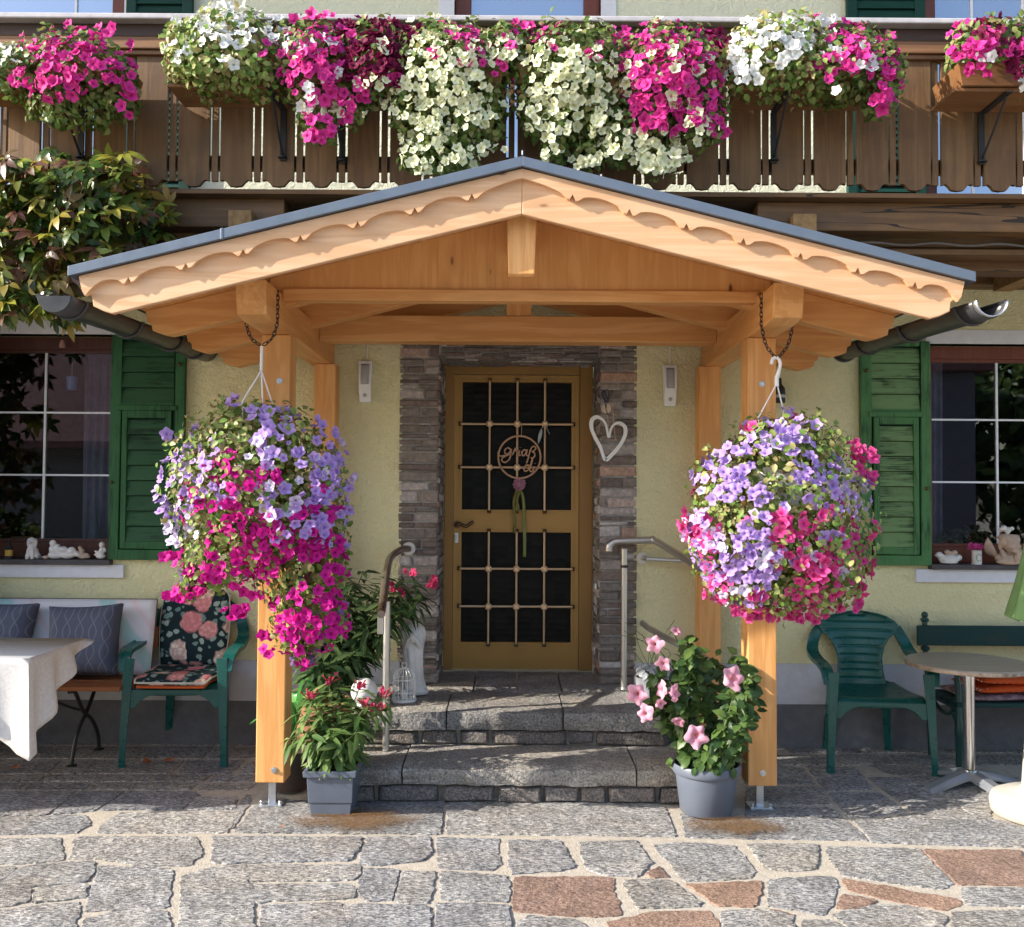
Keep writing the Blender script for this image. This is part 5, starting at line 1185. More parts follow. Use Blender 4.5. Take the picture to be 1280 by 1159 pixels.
# light blue cup hanging behind the left window
o = P(90, 478, YW+.22); t = thing('glass_ornament', 'light blue cup shaped ornament hanging behind the left window', 'ornament', o)
m = MB(); m.lathe([(0,-.05),(.030,-.05),(.034,.03),(.032,.035),(0,.035)], o, 16); m.build('cup', plain('light_blue_cup', (.20,.36,.62), .4), t, smooth=True); m = MB(); m.tube([o+Vector((0,0,.03)), o+Vector((0,0,.16))], .0015, 5); m.build('string', M_WHITE, t)
o = P(78, 428, YW+.05); t = thing('hanging_bell', 'tiny pale pink bell hanging in front of the left window frame', 'ornament', o)
m = MB(); m.lathe([(.018,-.03),(.016,-.01),(.008,.012),(0,.014)], o, 12); m.build('bell', plain('pale_pink_clay', (.45,.25,.21), .7), t, smooth=True, solid=.002); m = MB(); m.tube([o+Vector((0,0,.01)), o+Vector((0,0,.07))], .0018, 5); m.build('string', M_BLACK, t)

# ------------------------------------------------------------------ statue, cage lantern, small pots on the landing
o = Vector((P(516,868,5.5).x, 5.52, zl)); t = thing('madonna_statue', 'white robed praying statue beside the doorway bricks', 'statue', o)
m = MB(); prof = [(0,0,0),(.002,.085,.06),(.03,.088,.065),(.04,.075,.055),(.10,.062,.05),(.20,.055,.045),(.28,.060,.046),(.34,.068,.048),(.385,.062,.042),(.41,.036,.032),(.425,.028,.028),(.44,.034,.034),(.47,.040,.042),(.50,.036,.038),(.52,.018,.02),(.525,0,0)]
def rob(u, v):
    z = .525*v; a = 2*math.pi*u; rx = ry = 0
    for (za, xa, ya), (zb_, xb, yb_) in zip(prof[:-1], prof[1:]):
        if za <= z <= zb_+1e-9: k = (z-za)/(zb_-za); rx = xa+(xb-xa)*k; ry = ya+(yb_-ya)*k
    fold = 1+(.07*math.sin(9*a+4*z*6)+.05*math.sin(5*a-9*z))*(1 if .045 < z < .37 else .15 if z > .37 else 0)
    return o+Vector((rx*fold*math.cos(a), ry*fold*math.sin(a)-.02*math.sin(z*9), z))
m.grid(rob, 48, 70)
for c, r_, rot in (((-.03,-.055,.30),(.016,.018,.055),(35,20,0)), ((.03,-.055,.30),(.016,.018,.055),(35,-20,0)), ((0,-.085,.335),(.016,.014,.032),(20,0,0)), ((0,-.045,.468),(.008,.010,.010),(0,0,0)), ((0,-.03,.465),(.026,.022,.032),(0,0,0))): m.ball(o+Vector(c), r_, Euler(tuple(R(a) for a in rot)).to_matrix())
m.build('robed_figure', M_CER, t, remesh=.005, fixn=True)
o = Vector((P(505,860,5.36).x, 5.36, zl+.002)); t = thing('cage_lantern', 'white wire cage lantern on the landing in front of the statue', 'lantern', o)
m = MB(); r_ = .062
m.lathe([(0,0),(r_+.008,0),(r_+.008,.012),(0,.014)], o, 28); m.build('base', M_WHITE, t, smooth=True)
m = MB()
for k in range(16): a = k*math.pi/8; d = Vector((math.cos(a), math.sin(a), 0)); m.tube([o+d*r_+Vector((0,0,.012)), o+d*r_+Vector((0,0,.12))]+[o+d*r_*math.cos(b)+Vector((0,0,.12+.06*math.sin(b))) for b in (.4,.8,1.2,1.5)], .0022, 5)
for z in (.05,.12): m.tube([o+Vector((r_*math.cos(a), r_*math.sin(a), z)) for a in np.linspace(0, 6.283, 25)[:-1]], .0026, 5, closed=True)
m.tube([o+Vector((.014*math.cos(a), 0, .195+.014*math.sin(a))) for a in np.linspace(0, 6.283, 13)[:-1]], .002, 5, closed=True); m.build('wire_cage', M_WHITE, t, smooth=True)
m = MB(); m.lathe([(0,.014),(.022,.014),(.022,.06),(0,.06)], o, 18); m.build('candle', M_CER, t, smooth=True)
o = Vector((-.79, 5.22, zl+.002)); t = thing('ceramic_ball', 'white ceramic ball on the landing behind the grey square planter', 'garden ball', o)
m = MB(); m.lathe([(.03,0),(.04,.005)]+[(.072*math.sin(a), .078-.072*math.cos(a)) for a in np.linspace(.6, math.pi, 14)], o, 24); m.build('ball', M_WHITE, t, smooth=True)
o = Vector((.80, 5.50, zl+.002)); t = thing('ribbed_pot', 'small grey ribbed pot beside the right handrail post', 'pot', o)
m = MB(); m.lathe([(0,0),(.075,0),(.085,.05),(.092,.11),(.096,.115),(.086,.115),(.08,.09),(0,.09)], o, 40)
for v in m.v:
    d = Vector((v.x-o.x, v.y-o.y, 0)); 
    if d.length > .06: a = math.atan2(d.y, d.x); v.x += d.x*.03*math.sin(20*a); v.y += d.y*.03*math.sin(20*a)
m.build('body', plain('grey_ribbed_clay', (.26,.27,.29), .7, .2), t, smooth=True)

# ------------------------------------------------------------------ large pots
M_POT = plain('slate_plastic', (.115,.135,.175), .45, .45, var=.06, bump=.03)
M_SOIL = plain('soil', (.05,.032,.02), .95, .1, var=.5, scale=60, bump=.6)
o = G(423, 1021); o = Vector((P(412,1015,4.52).x, 4.66, .012)); t = thing('square_planter', 'grey square plastic planter standing beside the left porch post', 'planter', o)
m = MB(); w1, w0, d1, d0, hh = .112, .092, .150, .120, .215; vs = []
for (w_, d_, z) in ((w0,d0,.0),(w0+.006,d0+.006,.06),(w0+.0105,d0+.0105,.062),(w1-.004,d1-.004,hh-.03),(w1+.010,d1+.010,hh-.028),(w1+.012,d1+.012,hh),(w1-.006,d1-.006,hh),(w1-.010,d1-.010,hh-.03)): vs += [o+Vector((sx*w_, sy*d_, z)) for sx, sy in ((-1,-1),(1,-1),(1,1),(-1,1))]
m.add(vs, [(i*4+k, i*4+(k+1) % 4, i*4+4+(k+1) % 4, i*4+4+k) for i in range(7) for k in range(4)] + [(3,2,1,0)])
m.build('pot', M_POT, t, bevel=.004)
for sx in (-1, 1):
    for sy in (-1, 1): m = MB(); m.box(o.x+sx*(w0-.018)-.016, o.x+sx*(w0-.018)+.016, o.y+sy*(d0-.018)-.016, o.y+sy*(d0-.018)+.016, .002, .013); m.build('foot', M_POT, t)
m = MB(); m.box(o.x-w1+.008, o.x+w1-.008, o.y-d1+.008, o.y+d1-.008, hh-.04, hh-.02); m.build('soil', M_SOIL, t)
PL_SQ = Vector((o.x, o.y, hh-.01))
o = Vector((.94, 4.645, .012)); t = thing('round_planter', 'round grey plastic pot beside the right porch post', 'planter', o)
m = MB(); m.lathe([(0,0),(.118,0),(.124,.006),(.147,.185),(.158,.187),(.163,.195),(.163,.226),(.158,.232),(.150,.228),(.147,.19),(0,.185)], o, 56); m.build('pot', M_POT, t, smooth=True, angle=40)
m = MB(); m.lathe([(0,.197),(.146,.197)], o, 32); m.build('soil', M_SOIL, t)
PL_RD = o+Vector((0,0,.2))
o = Vector((-1.13, 4.97, .012)); t = thing('brown_pot', 'dark brown pot half hidden behind the left porch post', 'pot', o)
m = MB(); m.lathe([(0,0),(.09,0),(.115,.17),(.122,.172),(.124,.20),(.113,.20),(.108,.17),(0,.165)], o, 36); m.build('body', plain('brown_plastic', (.075,.05,.042), .5), t, smooth=True, angle=40)
PL_BR = o+Vector((0,0,.16))
o = Vector((-1.06, 5.40, .012)); t = thing('terracotta_pot', 'large terracotta pot behind the front oleander', 'pot', o)
m = MB(); m.lathe([(0,0),(.12,0),(.17,.30),(.182,.302),(.184,.35),(.168,.35),(.16,.31),(0,.30)], o, 40); m.build('body', plain('terracotta', (.40,.19,.11), .8, .2, var=.15), t, smooth=True, angle=40)
PL_TC = o+Vector((0,0,.30))
# cable along the balcony beam
m = MB(); m.tube(smoothpath([P(850+i*40, 300+(3 if i % 2 else 0)+i*.5, YB+.32) for i in range(14)], 4), .006, 6); tag(m.build('cable', M_WHITE, None, smooth=True), 'thin white cable sagging along the balcony beam on the right', 'cable')
# ------------------------------------------------------------------ petals and leaves
PC = {'pink': petal('magenta_petal', (.25,.01,.09), (.62,.02,.24), (.72,.055,.33)), 'burg': petal('burgundy_petal', (.012,.0,.004), (.085,.001,.022), (.20,.004,.055)),
      'cream': petal('pale_yellow_petal', (.50,.54,.16), (.76,.78,.46), (.84,.86,.64)), 'white': petal('white_petal', (.60,.66,.40), (.84,.85,.83), (.86,.86,.86)),
      'lav': petal('lavender_petal', (.24,.12,.42), (.44,.27,.70), (.55,.39,.78)), 'pale': petal('pale_lavender_petal', (.35,.25,.5), (.66,.58,.80), (.74,.68,.84)),
      'mag': petal('deep_magenta_petal', (.22,.003,.10), (.55,.006,.24), (.66,.015,.31)), 'hot': petal('hot_pink_petal', (.45,.02,.16), (.72,.03,.24), (.80,.12,.36)),
      'rose': petal('rose_pink_petal', (.80,.55,.30), (.80,.30,.42), (.84,.47,.58))}
BN = {'pink': 'magenta_blossoms', 'burg': 'burgundy_blossoms', 'cream': 'pale_yellow_blossoms', 'white': 'white_blossoms', 'lav': 'lavender_blossoms', 'pale': 'pale_lavender_blossoms', 'mag': 'deep_magenta_blossoms', 'hot': 'hot_pink_blossoms'}
L_PET = leafmat('petunia_leaf', [(.07,.14,.025), (.12,.20,.035), (.18,.26,.055), (.24,.29,.08), (.29,.26,.10)])
L_DRY = leafmat('petunia_leaf_dry', [(.12,.23,.04), (.20,.32,.06), (.31,.40,.10), (.42,.43,.16), (.38,.29,.13)])
L_DK = leafmat('dark_leaf', [(.035,.08,.022), (.06,.12,.03), (.09,.16,.04), (.14,.22,.055)], .38)
L_OL = leafmat('oleander_leaf', [(.06,.13,.035), (.11,.20,.05), (.17,.27,.075), (.25,.34,.11)], .4)
L_OLD = leafmat('oleander_leaf_dark', [(.035,.075,.03), (.06,.115,.045), (.10,.165,.06), (.15,.22,.085)], .35)
L_VINE = leafmat('creeper_leaf', [(.035,.085,.02), (.06,.13,.028), (.045,.10,.025), (.26,.34,.045), (.44,.42,.06), (.42,.27,.06), (.09,.15,.035), (.18,.28,.045), (.15,.075,.05), (.24,.075,.05)], .3, .4, .5)
L_BRT = leafmat('bright_leaf', [(.05,.22,.04), (.08,.30,.06), (.12,.36,.09)], .3)
M_STEM = plain('green_stem', (.10,.14,.04), .7, .2); M_BARK = plain('brown_stem', (.13,.085,.055), .8, .2, var=.3)

def mound(t, clumps, flowers, Yc, leaf, lsize=(.022,.040), fsize=(.0215,.0295), avoid=None, dens=9000, fdens=.95, tilt=(-.10,-.55,.25)):
    """clumps: [(px,py,rx,ry,depth radius)] ellipsoids that hold the foliage; flowers: {colour:[(px,py,rx,ry,n)]} clusters on their skin"""
    E = []
    for c in clumps:
        px, py, rx, ry, rd_ = c[:5]; yc = Yc + (c[5] if len(c) > 5 else 0); s = yc/F
        E.append((P(px, py, yc), rx*s, rd_, ry*s))
    tl = Vector(tilt); mats = []
    for c, a, b, d in E:
        n = int(dens*(a*b+b*d+a*d)*1.15)
        for _ in range(n):
            v = Vector(rng.normal(size=3)).normalized(); r_ = .55+.5*rng.random()**.6; r_ *= 1+.10*math.sin(9*v.x+5*v.z)+.06*rng.normal()
            p = c+Vector((v.x*a*r_, v.y*b*r_, v.z*d*r_))
            if avoid and avoid(p): continue
            nn = (v+tl*.7+Vector(rng.normal(size=3))*.55); al = v*.4+Vector((rng.normal(), rng.normal(), rng.normal()-.3))
            mats.append(frame(p, nn, rng.uniform(*lsize), along=al))
    scatter('foliage', LEAF[0], LEAF[1], LEAF[2], mats, leaf, t)
    st = MB()
    for c, a, b, d in E:
        for _ in range(int(6+30*a)):
            v = Vector(rng.normal(size=3)).normalized(); p1 = c+Vector((v.x*a, v.y*b, v.z*d))*1.05; p0 = E[0][0]+Vector((v.x*a*.2, 0, -.02))
            if avoid and avoid(p1): continue
            st.tube(smoothpath([p0, p0.lerp(p1, .5)+Vector((0,0,.03)), p1], 3), .0022, 4)
    st.build('stem', M_STEM, t, fixn=False)
    for col, cl in flowers.items():
        mats = []
        for (px, py, rx, ry, n) in cl:
            pts = []; tries = 0; n = max(1, round(n*fdens))
            while len(pts) < n and tries < n*40:
                tries += 1
                u, v = rng.uniform(-1, 1, 2)
                if u*u+v*v > 1: continue
                x, y = px+u*rx, py+v*ry
                if any((x-q[0])**2+(y-q[1])**2 < 60 for q in pts) and rng.random() < .85: continue
                best = None                              # frontmost skin of the clumps under this spot
                for c, a, b, d in E:
                    q = P(x, y, c.y); dx, dz = (q.x-c.x)/a, (q.z-c.z)/d; r2 = dx*dx+dz*dz
                    if r2 < 1.35:
                        yy = c.y-b*math.sqrt(max(0.0, 1-min(r2, 1)))*rng.uniform(.88, 1.08)
                        if best is None or yy < best[0]: best = (yy, Vector((dx/a, -math.sqrt(max(.05, 1-min(1, r2)))/b, dz/d)).normalized())
                if best is None: best = (Yc+rng.uniform(-.06,.02), Vector((0,-1,.1)))
                p = P(x, y, best[0]-.012)
                if avoid and avoid(p): continue
                pts.append((x, y)); nn = best[1]+tl*.8+Vector(rng.normal(size=3))*.5
                mats.append(frame(p+nn.normalized()*.012, nn, rng.uniform(*fsize)*rng.choice([1.08, 1.0, .95, .85, .68, .5], p=[.2,.3,.2,.15,.1,.05])))
        scatter(BN[col], PET[0], PET[1], PET[2], mats, PC[col], t)
    return E
def back_flowers(t, E, cols, n, name_suffix=None):
    """blossoms over the rest of the skin, away from the picture's viewpoint"""
    for col in cols:
        mats = []
        for _ in range(n):
            c, a, b, d = E[rng.integers(len(E))]; v = Vector(rng.normal(size=3)).normalized(); v.y = abs(v.y)*.9+.1
            p = c+Vector((v.x*a, v.y*b, v.z*d))
            if p.y > 4.63 and (abs(p.x-PXs[0]) < .12 or abs(p.x-PXs[1]) < .12): continue
            mats.append(frame(p, v+Vector(rng.normal(size=3))*.3, rng.uniform(.027,.035)))
        scatter(BN[col], PET[0], PET[1], PET[2], mats, PC[col], t)

# ------------------------------------------------------------------ hanging baskets
av = lambda p: p.y > 4.655 and (abs(p.x-PXs[0]) < .085 or abs(p.x-PXs[1]) < .085)
def basket(hx, hy, Yh, cx, cy, strx, lab, lch, purlin, whook):
    hk = P(hx, hy, Yh); o = P(cx, cy, Yh)
    t = thing('hanging_basket', lab, 'hanging basket', o, 0, 'hanging baskets on the porch')
    m = MB(); m.lathe([(0,-.17),(.10,-.17),(.13,-.02),(.135,0),(.125,0),(.12,-.03),(0,-.03)], o, 32); m.build('pot', M_WHITE, t, smooth=True, angle=40)
    hb = hk+Vector((0,0,-.10))
    for sx, sy in strx:
        m = MB(); e = P(sx, sy, Yh-.05 if sx < hx else Yh+.02); m.tube([hb, e, o+Vector(((e.x-o.x)*.8, (e.y-o.y), .0))], .0035, 6); m.build('cord', M_WHITE, t, smooth=True)
    m = MB()
    if whook: m.tube(smoothpath([hk+Vector((-.025,0,-.012)), hk+Vector((-.018,0,.012)), hk+Vector((.004,0,.016)), hk+Vector((.016,0,-.01)), hk+Vector((.008,0,-.05)), hk+Vector((0,0,-.075)), hb+Vector((0,0,-.015))], 5), [.008]*20+[.010]*11, 8)
    else: m.tube([hk+Vector((0,0,.012)), hb], .0075, 8)
    m.build('hook', M_WHITE, t, smooth=True)
    c = thing('chain', lch, 'chain', hk+Vector((0,0,.01)), 0, 'chains holding the baskets')
    for sd_, xo in ((-1, -.072), (1, .072)):
        path = smoothpath([Vector((purlin+xo, Yh, ZPF1-.01)), Vector((purlin+xo, Yh, ZPF0+.03)), Vector((purlin+xo*.95, Yh, ZPF0-.01)), hk.lerp(Vector((purlin+xo, Yh, ZPF0)), .5)+Vector((xo*.15,0,-.01)), hk+Vector((0,0,.012))], 10)
        acc = 0; m = MB(); k = 0; last = path[0]
        L = [path[0]]
        for p in path[1:]:
            while (p-L[-1]).length > .021: L.append(L[-1]+(p-L[-1]).normalized()*.021)
        for a, b in zip(L[:-1], L[1:]):
            d = (b-a).normalized(); s1 = d.orthogonal().normalized(); s2 = d.cross(s1); s_ = s1 if k % 2 else s2; mid = (a+b)/2
            m.tube([mid+d*.0145*math.cos(q)+s_*.0075*math.sin(q) for q in np.linspace(0, 6.283, 13)[:-1]], .0026, 5, closed=True); k += 1
        m.build('link', M_IRON, c, smooth=True)
    return t
M_IRON = plain('dark_chain', (.07,.06,.055), .4, .5, .8, var=.2, bump=0)
basket(327, 436, 4.40, 318, 600, ((303,502),(341,506),(329,512)), 'hanging basket of lavender and magenta petunias on the left porch beam', 'rusty dark chain round the left porch beam', PXs[0], False)
basket(971, 452, 4.40, 972, 585, ((948,522),(979,512)), 'round hanging basket of lavender and hot pink petunias on the right porch beam', 'dark chain round the right porch beam above the white hook', PXs[1], True)
t = thing('petunia', 'lavender over deep magenta petunia trailing from the left hanging basket', 'petunia', P(318, 600, 4.4), 0, 'petunias in the hanging baskets')
CL = [(318,600,106,92,.33), (300,560,70,58,.24), (375,700,55,75,.18), (385,770,45,52,.13), (275,690,45,45,.17), (240,730,16,18,.05), (345,650,85,60,.28), (378,815,14,16,.04)]
FL = {'lav': [(290,504,14,10,4), (318,520,10,8,2), (345,522,22,14,8), (240,560,42,28,20), (222,610,28,38,26), (215,640,18,20,10), (345,560,28,28,14), (395,560,38,34,22), (415,600,26,36,22), (405,640,34,36,22), (345,625,34,22,14), (360,660,26,18,8), (300,615,30,16,5), (400,670,20,18,8), (250,600,20,20,6), (335,535,30,12,4)],
      'pale': [(330,575,30,25,6), (225,640,22,26,8), (400,600,40,40,8), (345,625,40,20,5), (228,670,22,18,8), (425,566,8,8,1)],
      'mag': [(280,584,22,12,7), (305,600,18,14,5), (318,605,14,12,4), (340,592,16,10,4), (270,622,30,20,11), (240,635,16,18,6), (290,640,24,16,6), (320,655,26,24,12), (290,680,36,30,22), (330,690,34,32,26), (370,680,34,26,18), (315,720,34,26,20), (255,720,28,20,12), (222,700,16,14,6), (228,742,24,10,7), (400,690,28,26,13), (415,700,16,20,6), (420,725,14,20,7), (390,740,26,18,6), (360,765,16,22,8), (395,790,38,26,28), (415,770,20,24,10), (345,805,26,14,12), (370,780,20,20,9), (295,765,16,10,6), (382,829,10,8,5), (378,640,18,12,5), (400,610,14,12,2), (420,640,10,10,3)]}
E1 = mound(t, CL, FL, 4.40, L_DRY, avoid=av, dens=7500); back_flowers(t, E1, ('lav', 'mag'), 60)
t = thing('petunia', 'lavender and hot pink petunia ball in the right hanging basket', 'petunia', P(972, 600, 4.4), 0, 'petunias in the hanging baskets')
CL = [(972,640,106,112,.36), (985,560,72,40,.24), (930,660,62,80,.28), (1015,690,66,70,.30), (965,725,78,36,.24)]
FL = {'lav': [(985,518,14,8,4), (965,545,36,24,22), (1000,545,24,24,14), (920,572,26,20,12), (1008,585,28,22,16), (1040,610,28,36,22), (895,600,36,26,22), (925,612,22,16,10), (950,620,16,10,5), (940,660,30,20,9), (880,670,24,34,15), (905,690,32,28,16), (935,680,20,24,9), (960,700,34,24,14), (910,720,26,20,10), (955,725,30,14,8), (1075,625,14,34,12), (1040,668,12,12,3), (985,605,40,30,3), (870,660,16,18,6), (1050,575,16,14,4), (950,750,18,8,3)],
      'pale': [(880,650,26,40,10), (985,632,10,8,1), (930,700,46,30,12), (1065,610,18,34,6), (965,545,40,24,6), (925,745,30,14,6), (1030,700,30,30,4)],
      'hot': [(866,655,14,16,8), (880,690,16,20,8), (905,730,18,14,8), (1062,558,14,10,5), (1080,575,16,14,9), (1088,600,8,14,3), (870,650,20,14,6), (885,668,22,12,6), (930,650,8,8,1), (975,645,9,8,2), (995,658,24,14,12), (985,672,26,12,6), (1045,645,24,16,6), (1048,628,9,7,2), (1030,690,36,26,22), (1065,690,26,40,22), (1040,725,40,26,22), (1010,735,34,24,14), (1080,700,14,20,5), (930,755,36,16,14), (965,765,40,12,16), (1010,765,34,16,14), (985,700,24,20,6), (1085,660,10,20,4), (890,745,10,8,3), (1050,755,26,14,9), (940,535,12,6,2), (1075,740,10,10,3)]}
E2 = mound(t, CL, FL, 4.40, L_DRY, avoid=av, dens=6500); back_flowers(t, E2, ('lav', 'hot'), 70)

# ------------------------------------------------------------------ balcony flower boxes and petunias
YBX = YB-.19
M_BOX = wood('flower_box_wood', (.24,.115,.045), (.16,.072,.028), 0, knots=False)
boxes = [(-14,166,104,'left edge'), (212,345,98,'white')]
def fbox(x0, x1, ytop, ybot, lab, br_=(.5,)):
    a, b = P(x0, ytop, YBX), P(x1, ybot, YBX); o = Vector(((a.x+b.x)/2, YBX, b.z)); zt_, zb_ = a.z, b.z
    t = thing('flower_box', lab, 'flower box', o, 0, 'wooden flower boxes on the balcony rail')
    y0, y1 = YB-.30, YB-.035; k = .028; th = .018
    m = MB(); hw = (b.x-a.x)/2; cxx = o.x
    def bowl(s):   # flared box
        pass
    m.prism([(-hw, zt_), (-hw+k, zb_), (hw-k, zb_), (hw, zt_)], lambda u, v, d: Vector((cxx+u, y0+d+(zt_-v)*.25, v)), 0, th)
    m.prism([(-hw, zt_), (-hw+k, zb_), (hw-k, zb_), (hw, zt_)], lambda u, v, d: Vector((cxx+u, y1-d, v)), 0, th)
    for s in (-1, 1): m.add([(cxx+s*hw, y0+th, zt_), (cxx+s*(hw-k), y0+th+(zt_-zb_)*.25, zb_), (cxx+s*(hw-k), y1-th, zb_), (cxx+s*hw, y1-th, zt_), (cxx+s*(hw-th), y0+th, zt_), (cxx+s*(hw-k-th), y0+th+(zt_-zb_)*.25, zb_), (cxx+s*(hw-k-th), y1-th, zb_), (cxx+s*(hw-th), y1-th, zt_)], [(0,1,2,3),(7,6,5,4),(0,4,5,1),(1,5,6,2),(2,6,7,3),(3,7,4,0)])
    m.build('box', M_BOX, t)
    m = MB(); m.box(cxx-hw+.0, cxx+hw-.0, y0+.02+(zt_-zb_)*.25, y1+.01, zb_-.018, zb_-.001); m.build('shelf', M_BOX, t, bevel=.003)
    m = MB(); m.box(cxx-hw+.025, cxx+hw-.025, y0+.025, y1-.02, zt_-.03, zt_-.02); m.build('soil', M_SOIL, t)
    for bxp in br_:
        x = cxx-hw+2*hw*bxp; m = MB(); m.box(x-.014, x+.014, y0+.03, y1+.02, zb_-.026, zb_-.019); m.box(x-.014, x+.014, YB-.012, YB-.002, zb_-.26, zb_-.02); m.tube(smoothpath([(x, YB-.012, zb_-.235), (x, YB-.09, zb_-.17), (x, y0+.06, zb_-.03)], 5), .0055, 8); m.lathe([(.022,0),(.022,.006),(0,.006)], (x, YB-.014, zb_-.25), 12)
        m.build('bracket', M_BLACK, t)
    return t
BXS = [(-60,162,84,112,'wooden flower box at the left end, under magenta petunias', (.63,)), (216,352,82,112,'wooden flower box under white petunias left of the porch ridge', (.93,)), (362,478,88,116,'wooden flower box under burgundy and magenta petunias'), (490,632,92,120,'wooden flower box left of the ridge tip under pale yellow petunias'),
 (646,772,92,120,'wooden flower box right of the ridge tip under pale yellow petunias'), (784,902,92,120,'wooden flower box under magenta petunias right of the porch ridge'), (918,1108,86,116,'wooden flower box under white and pink petunias on the right', (.33,)), (1184,1370,92,118,'wooden flower box at the right edge with its tan end showing', (.36,))]
for b in BXS: fbox(*b)
def bal(lab, px, clumps, flowers, leaf=None, Yc=4.22, dens=6500, **k):
    t = thing('petunia', lab, 'petunia', P(px, 100, Yc), 0, 'petunias along the balcony'); return mound(t, clumps, flowers, Yc, leaf or L_PET, avoid=lambda p: p.y > YB-.02 and p.z < bz1+.18, dens=dens*1.25, **{'fsize': (.0195,.0285), 'fdens': .88, **k})
bal('magenta petunia in the leftmost flower box', 85, [(88,88,72,48,.17), (20,90,36,34,.13), (148,110,22,42,.10), (90,135,60,26,.10)],
    {'pink': [(95,50,34,28,34), (60,65,24,26,16), (130,60,24,30,14), (100,85,50,26,30), (40,98,28,16,12), (150,92,20,20,12), (160,120,10,26,8), (60,118,20,10,5), (30,55,14,12,4), (110,110,30,12,6), (168,62,4,8,2)], 'white': [(12,72,14,14,8), (2,64,8,8,3)]})
bal('white petunia with dry brown foliage in the second flower box', 285, [(285,62,72,44,.17), (255,88,46,30,.17), (320,92,40,30,.17), (230,66,26,30,.14), (285,100,66,14,.19)],
    {'white': [(285,24,40,18,26), (250,36,34,20,22), (325,32,30,20,20), (222,62,16,20,9), (275,48,30,12,9), (300,52,20,10,6), (345,42,16,14,8), (290,80,20,8,2), (350,48,10,10,3)], 'pink': [(335,62,12,10,3), (336,45,8,6,1)]}, L_DRY)
bal('tall magenta petunia trailing between the white and the burgundy petunias', 400, [(392,85,46,56,.16), (398,150,28,32,.09), (370,70,34,36,.12)],
    {'pink': [(400,45,44,28,40), (370,75,24,30,18), (415,78,26,30,18), (395,100,34,26,22), (355,98,10,9,3), (405,135,26,30,16), (400,170,18,10,7), (430,60,16,24,10)], 'white': [(360,50,10,10,3), (400,60,16,12,4), (440,70,8,16,3), (380,62,12,12,3), (415,92,14,12,5), (385,125,14,20,7), (395,115,12,10,3), (430,50,8,10,2)], 'cream': [(400,140,18,12,4)]})
bal('dark burgundy petunia with a few white blooms', 468, [(468,80,44,52,.15), (440,120,24,34,.09)],
    {'burg': [(450,45,30,22,44), (490,50,28,22,44), (470,75,34,22,40), (440,85,18,20,12), (500,85,18,14,8), (515,38,10,10,6), (478,100,20,12,6)], 'pink': [(440,115,18,22,14), (435,140,12,16,7), (490,100,12,6,4)], 'cream': [(480,62,10,8,2), (455,100,14,12,5), (440,135,20,8,5), (492,110,20,14,7)]})
bal('pale yellow petunia trailing left of the ridge tip', 560, [(562,85,76,56,.17), (632,66,34,34,.13), (508,125,20,44,.10), (542,150,24,50,.11), (584,138,26,50,.11), (616,140,16,40,.08), (524,196,24,20,.07), (572,190,26,22,.07), (550,205,20,12,.06)],
    {'cream': [(500,60,18,14,8), (632,60,20,18,12), (540,40,34,22,26), (575,55,40,24,22), (525,70,26,24,16), (560,80,50,22,30), (610,70,30,26,14), (540,110,50,22,32), (590,110,36,20,22), (520,140,30,22,20), (560,145,50,22,34), (600,140,24,22,18), (540,170,40,18,24), (510,185,16,14,12), (580,195,34,14,18), (525,205,18,12,11), (555,205,30,8,8), (620,185,14,8,5), (486,128,12,10,7), (632,130,8,16,3)],
     'pink': [(636,36,20,8,9), (575,38,28,14,12), (600,52,24,12,10), (592,75,16,16,8), (545,65,10,8,3), (628,90,14,14,5), (640,50,14,10,5)]}, dens=11000, fsize=(.017,.025), fdens=.8)
bal('pale yellow petunia trailing right of the ridge tip', 715, [(712,85,70,56,.17), (668,130,20,42,.10), (700,150,22,44,.10), (742,132,26,46,.11), (776,165,20,40,.09), (690,190,16,18,.05), (736,192,18,18,.06), (800,172,16,36,.06), (765,190,22,14,.06)],
    {'cream': [(665,60,26,24,16), (700,75,36,26,24), (690,105,30,24,20), (735,85,34,28,24), (760,65,24,24,14), (720,115,40,24,26), (680,140,30,22,20), (690,160,22,18,12), (730,145,34,22,20), (765,120,24,30,18), (760,160,28,22,18), (780,185,30,20,18), (690,193,12,10,8), (730,200,16,10,9), (765,185,18,14,8), (800,150,16,20,8), (740,40,24,14,8)],
     'pink': [(660,42,26,10,12), (690,50,22,12,6), (770,50,22,14,12), (742,68,12,12,4), (700,38,10,8,3)], 'burg': [(682,42,22,10,10), (652,62,8,8,2)]}, dens=11000, fsize=(.017,.025), fdens=.8)
bal('big magenta petunia trailing right of the pale yellow ones', 840, [(838,88,66,56,.18), (870,140,38,48,.12), (820,140,40,46,.12), (820,195,34,26,.06)],
    {'pink': [(830,45,44,18,34), (870,60,30,26,24), (820,75,40,24,30), (860,90,36,24,28), (800,100,24,30,16), (830,120,36,26,26), (880,110,22,24,16), (810,145,26,20,18), (885,140,22,26,20), (845,150,24,18,12), (900,165,10,20,8), (780,60,16,16,8)], 'cream': [(815,60,14,14,5), (835,100,20,20,6), (880,90,14,20,5), (850,70,14,14,4), (860,130,20,20,9), (870,160,16,18,8), (820,175,30,14,14), (815,205,24,12,14), (850,195,16,14,8), (800,185,14,12,6), (790,95,14,16,6), (820,30,10,6,2), (840,215,14,6,4)], 'burg': [(895,50,14,10,8), (870,42,20,8,6), (905,90,8,14,4)]})
